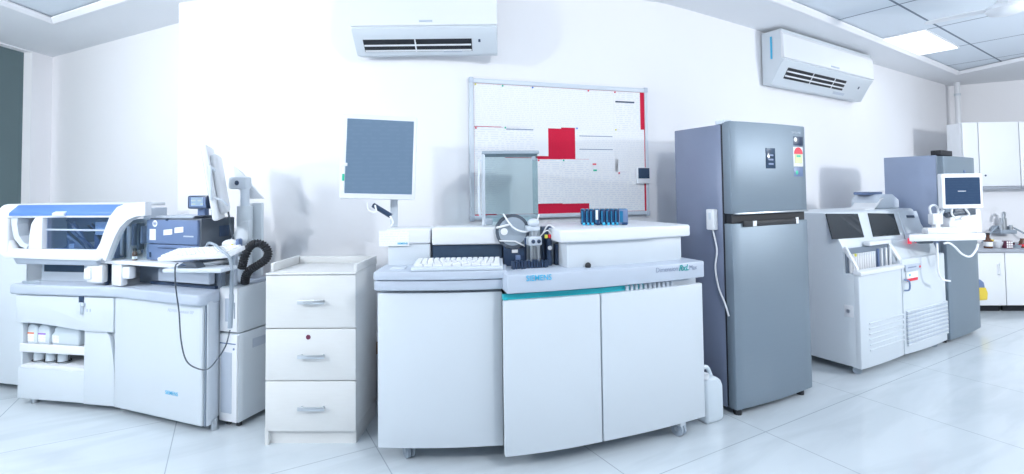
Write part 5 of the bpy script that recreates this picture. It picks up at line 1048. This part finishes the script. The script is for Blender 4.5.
# small things on the counter
def stand(px, py, v): a = Q.uz(px, py, v); return Q.sub(a[0], v, 0, cz+0.001), a
f, _ = stand(988.3, 248, 0.10); h = Q.uz(988, 233, 0.1)[1]-cz
t = thing('bottle', 'dark brown bottle with a pale label and yellow tag, left of the white bowl', 'bottle', f)
mb = MB(f); mb.lathe([(0, 0), (0.034, 0), (0.036, 0.01), (0.036, h*0.5), (0.014, h*0.68), (0.014, h*0.88), (0, h*0.88)], n=18); mb.build('body', 'brown', t)
mb = MB(f); mb.lathe([(0, h*0.88), (0.016, h*0.88), (0.016, h), (0, h)], n=14); mb.build('cap', 'black', t)
mb = MB(f); mb.lathe([(0.0368, h*0.12), (0.0368, h*0.42)], n=18); mb.build('paper_label', 'label', t)
mb = MB(f); mb.box(0.0, 0.034, -0.03, -0.018, h*0.45, h*0.58, 0.004); mb.build('yellow_tag', 'yellow', t)
f, _ = stand(997.5, 248, 0.13); h = Q.uz(997, 241, 0.13)[1]-cz; r_ = 0.062
t = thing('bowl', 'white round bowl on the sink counter', 'bowl', f)
mb = MB(f); mb.lathe([(0, 0), (r_*0.5, 0), (r_*0.85, h*0.5), (r_, h), (r_*0.94, h), (r_*0.78, h*0.5), (r_*0.4, 0.012), (0, 0.012)], n=28); mb.build('bowl_wall', 'bright', t)
f, _ = stand(1008.0, 248, 0.06); h = Q.uz(1006, 240.5, 0.1)[1]-cz
t = thing('box', 'small purple and white checked box right of the white bowl', 'box', f)
mb = MB(f); mb.box(-0.032, 0.032, -0.02, 0.03, 0, h, 0.003); mb.build('carton', 'maroon', t)
mb = MB(f)
for i in range(3):
    for j in range(3): mb.box(-0.029+i*0.021, -0.014+i*0.021, -0.022, -0.019, 0.006+j*(h-0.006)/3, (j+1)*(h-0.004)/3)
mb.build('printed_squares', 'label', t)
f, _ = stand(1011.7, 248, 0.14); h = Q.uz(1011, 242.5, 0.14)[1]-cz
t = thing('jar', 'small maroon jar with a dark lid on the counter below the tap', 'jar', f)
mb = MB(f); mb.lathe([(0, 0), (0.024, 0), (0.024, h*0.8), (0, h*0.8)], n=16); mb.build('body', 'maroon', t); mb = MB(f); mb.lathe([(0, h*0.8), (0.026, h*0.8), (0.026, h), (0, h)], n=16); mb.build('lid', 'black', t)
f, _ = stand(1016.3, 248.5, 0.12)
t = thing('dish', 'low grey dish on the counter, right of the maroon jar', 'dish', f)
mb = MB(f); mb.lathe([(0, 0), (0.035, 0), (0.044, 0.03), (0.038, 0.03), (0.03, 0.008), (0, 0.008)], n=20); mb.build('dish_wall', 'grey', t)
f, _ = stand(1022.8, 248, 0.10); h = Q.uz(1022, 238.5, 0.1)[1]-cz
t = thing('bottle', 'dark squat bottle at the right edge of the sink counter', 'bottle', f)
mb = MB(f); mb.lathe([(0, 0), (0.03, 0), (0.03, h*0.6), (0.018, h*0.8), (0.018, h), (0, h)], n=18); mb.build('body', 'brown', t); mb = MB(f); mb.lathe([(0.0306, h*0.15), (0.0306, h*0.4)], n=18); mb.build('paper_label', 'redlabel', t)
# yellow cloth bag hanging beside the fridge
f0 = at(981.5, 300, 4.80); h = at(981, 279, 4.80).z - f0.z
f = Fr(f0.x, 4.80, 0, f0.z)
t = thing('hanging_bag', 'yellow bag with a grey-blue top hanging between silver refrigerator and base cabinet', 'bag', f)
mb = MB(f); mb.prism([(-0.05, 0), (0.035, 0.004), (0.042, h*0.35), (0.025, h*0.62), (-0.05, h*0.62)], -0.03, 0.03, 'y', 0.012, 3); mb.build('lower_bag', 'yellow', t)
mb = MB(f); mb.prism([(-0.05, h*0.58), (0.02, h*0.60), (0.012, h*0.85), (-0.02, h), (-0.05, h)], -0.025, 0.025, 'y', 0.010, 3); mb.build('upper_bag', 'printer', t)
mb = MB(f); mb.tube([(-0.035, 0, h*0.95), (-0.035, 0.15, h*1.05), (-0.03, 0.235, h*1.05)], 0.006, 8); mb.build('hanging_loop', 'grey', t)

# ================================================================== LIGHT AND CAMERA
def lamp(kind, name, loc, energy, size, col=(1, 1, 1), target=None, sy=None):
    d = bpy.data.lights.new(name, kind); d.energy = energy; d.color = col
    if kind == 'AREA':
        d.size = size
        if sy: d.shape = 'RECTANGLE'; d.size_y = sy
    else: d.shadow_soft_size = size
    o = bpy.data.objects.new(name, d); C.objects.link(o); o.location = loc
    if target: o.rotation_euler = (Vector(target)-Vector(loc)).to_track_quat('-Z', 'Y').to_euler()
    return o
CB = (0.945, 0.972, 1.0)
lamp('POINT', 'left_lamp', (-2.7, 0.1, 2.25), LE, 0.10, CB)
lamp('POINT', 'right_lamp', (1.15, 0.35, 2.45), RE, 0.09, CB)
lamp('POINT', 'far_right_fill', (5.2, 1.8, 1.9), FR, 0.15, CB)  # unseen fill, added to bring the far right wall up to the centre
lamp('POINT', 'far_left_fill', (-3.7, 1.6, 2.35), FL, 0.15, CB)  # unseen fill, added to even out the dim rear left wall
lamp('AREA', 'ambient_fill', (0.3, -2.6, 1.2), AE, 6.0, (0.92, 0.965, 1.0), (0.3, 3.5, 1.5), 2.2)  # broad fill added behind the camera to lift the ambient level, no window there
w = bpy.data.worlds.new('world'); S.world = w; w.use_nodes = True
w.node_tree.nodes['Background'].inputs[0].default_value = (0.82, 0.91, 1.0, 1); w.node_tree.nodes['Background'].inputs[1].default_value = WE
cam = bpy.data.cameras.new('camera'); co = bpy.data.objects.new('camera', cam); C.objects.link(co); S.camera = co
cam.sensor_fit = 'HORIZONTAL'; cam.sensor_width = 36; cam.lens = FPX/1024*36; cam.shift_y = -(237-CY)/1024; cam.clip_start = 0.05
right = Vector((1, 0, 0)); fw_ = Vector((0, math.cos(PITCH), math.sin(PITCH))); up = Vector((0, -math.sin(PITCH), math.cos(PITCH)))
c_, s_ = math.cos(ROLL), math.sin(ROLL)
X = right*c_ - up*s_; Yv = right*s_ + up*c_
co.matrix_world = Matrix((( X.x, Yv.x, -fw_.x, EYE.x), (X.y, Yv.y, -fw_.y, EYE.y), (X.z, Yv.z, -fw_.z, EYE.z), (0, 0, 0, 1)))
S.view_settings.view_transform = 'Standard'; S.view_settings.look = 'None'; S.view_settings.gamma = 1; S.view_settings.use_curve_mapping = False; S.view_settings.exposure = EXPO
S.cycles.max_bounces = 8; S.cycles.transparent_max_bounces = 16
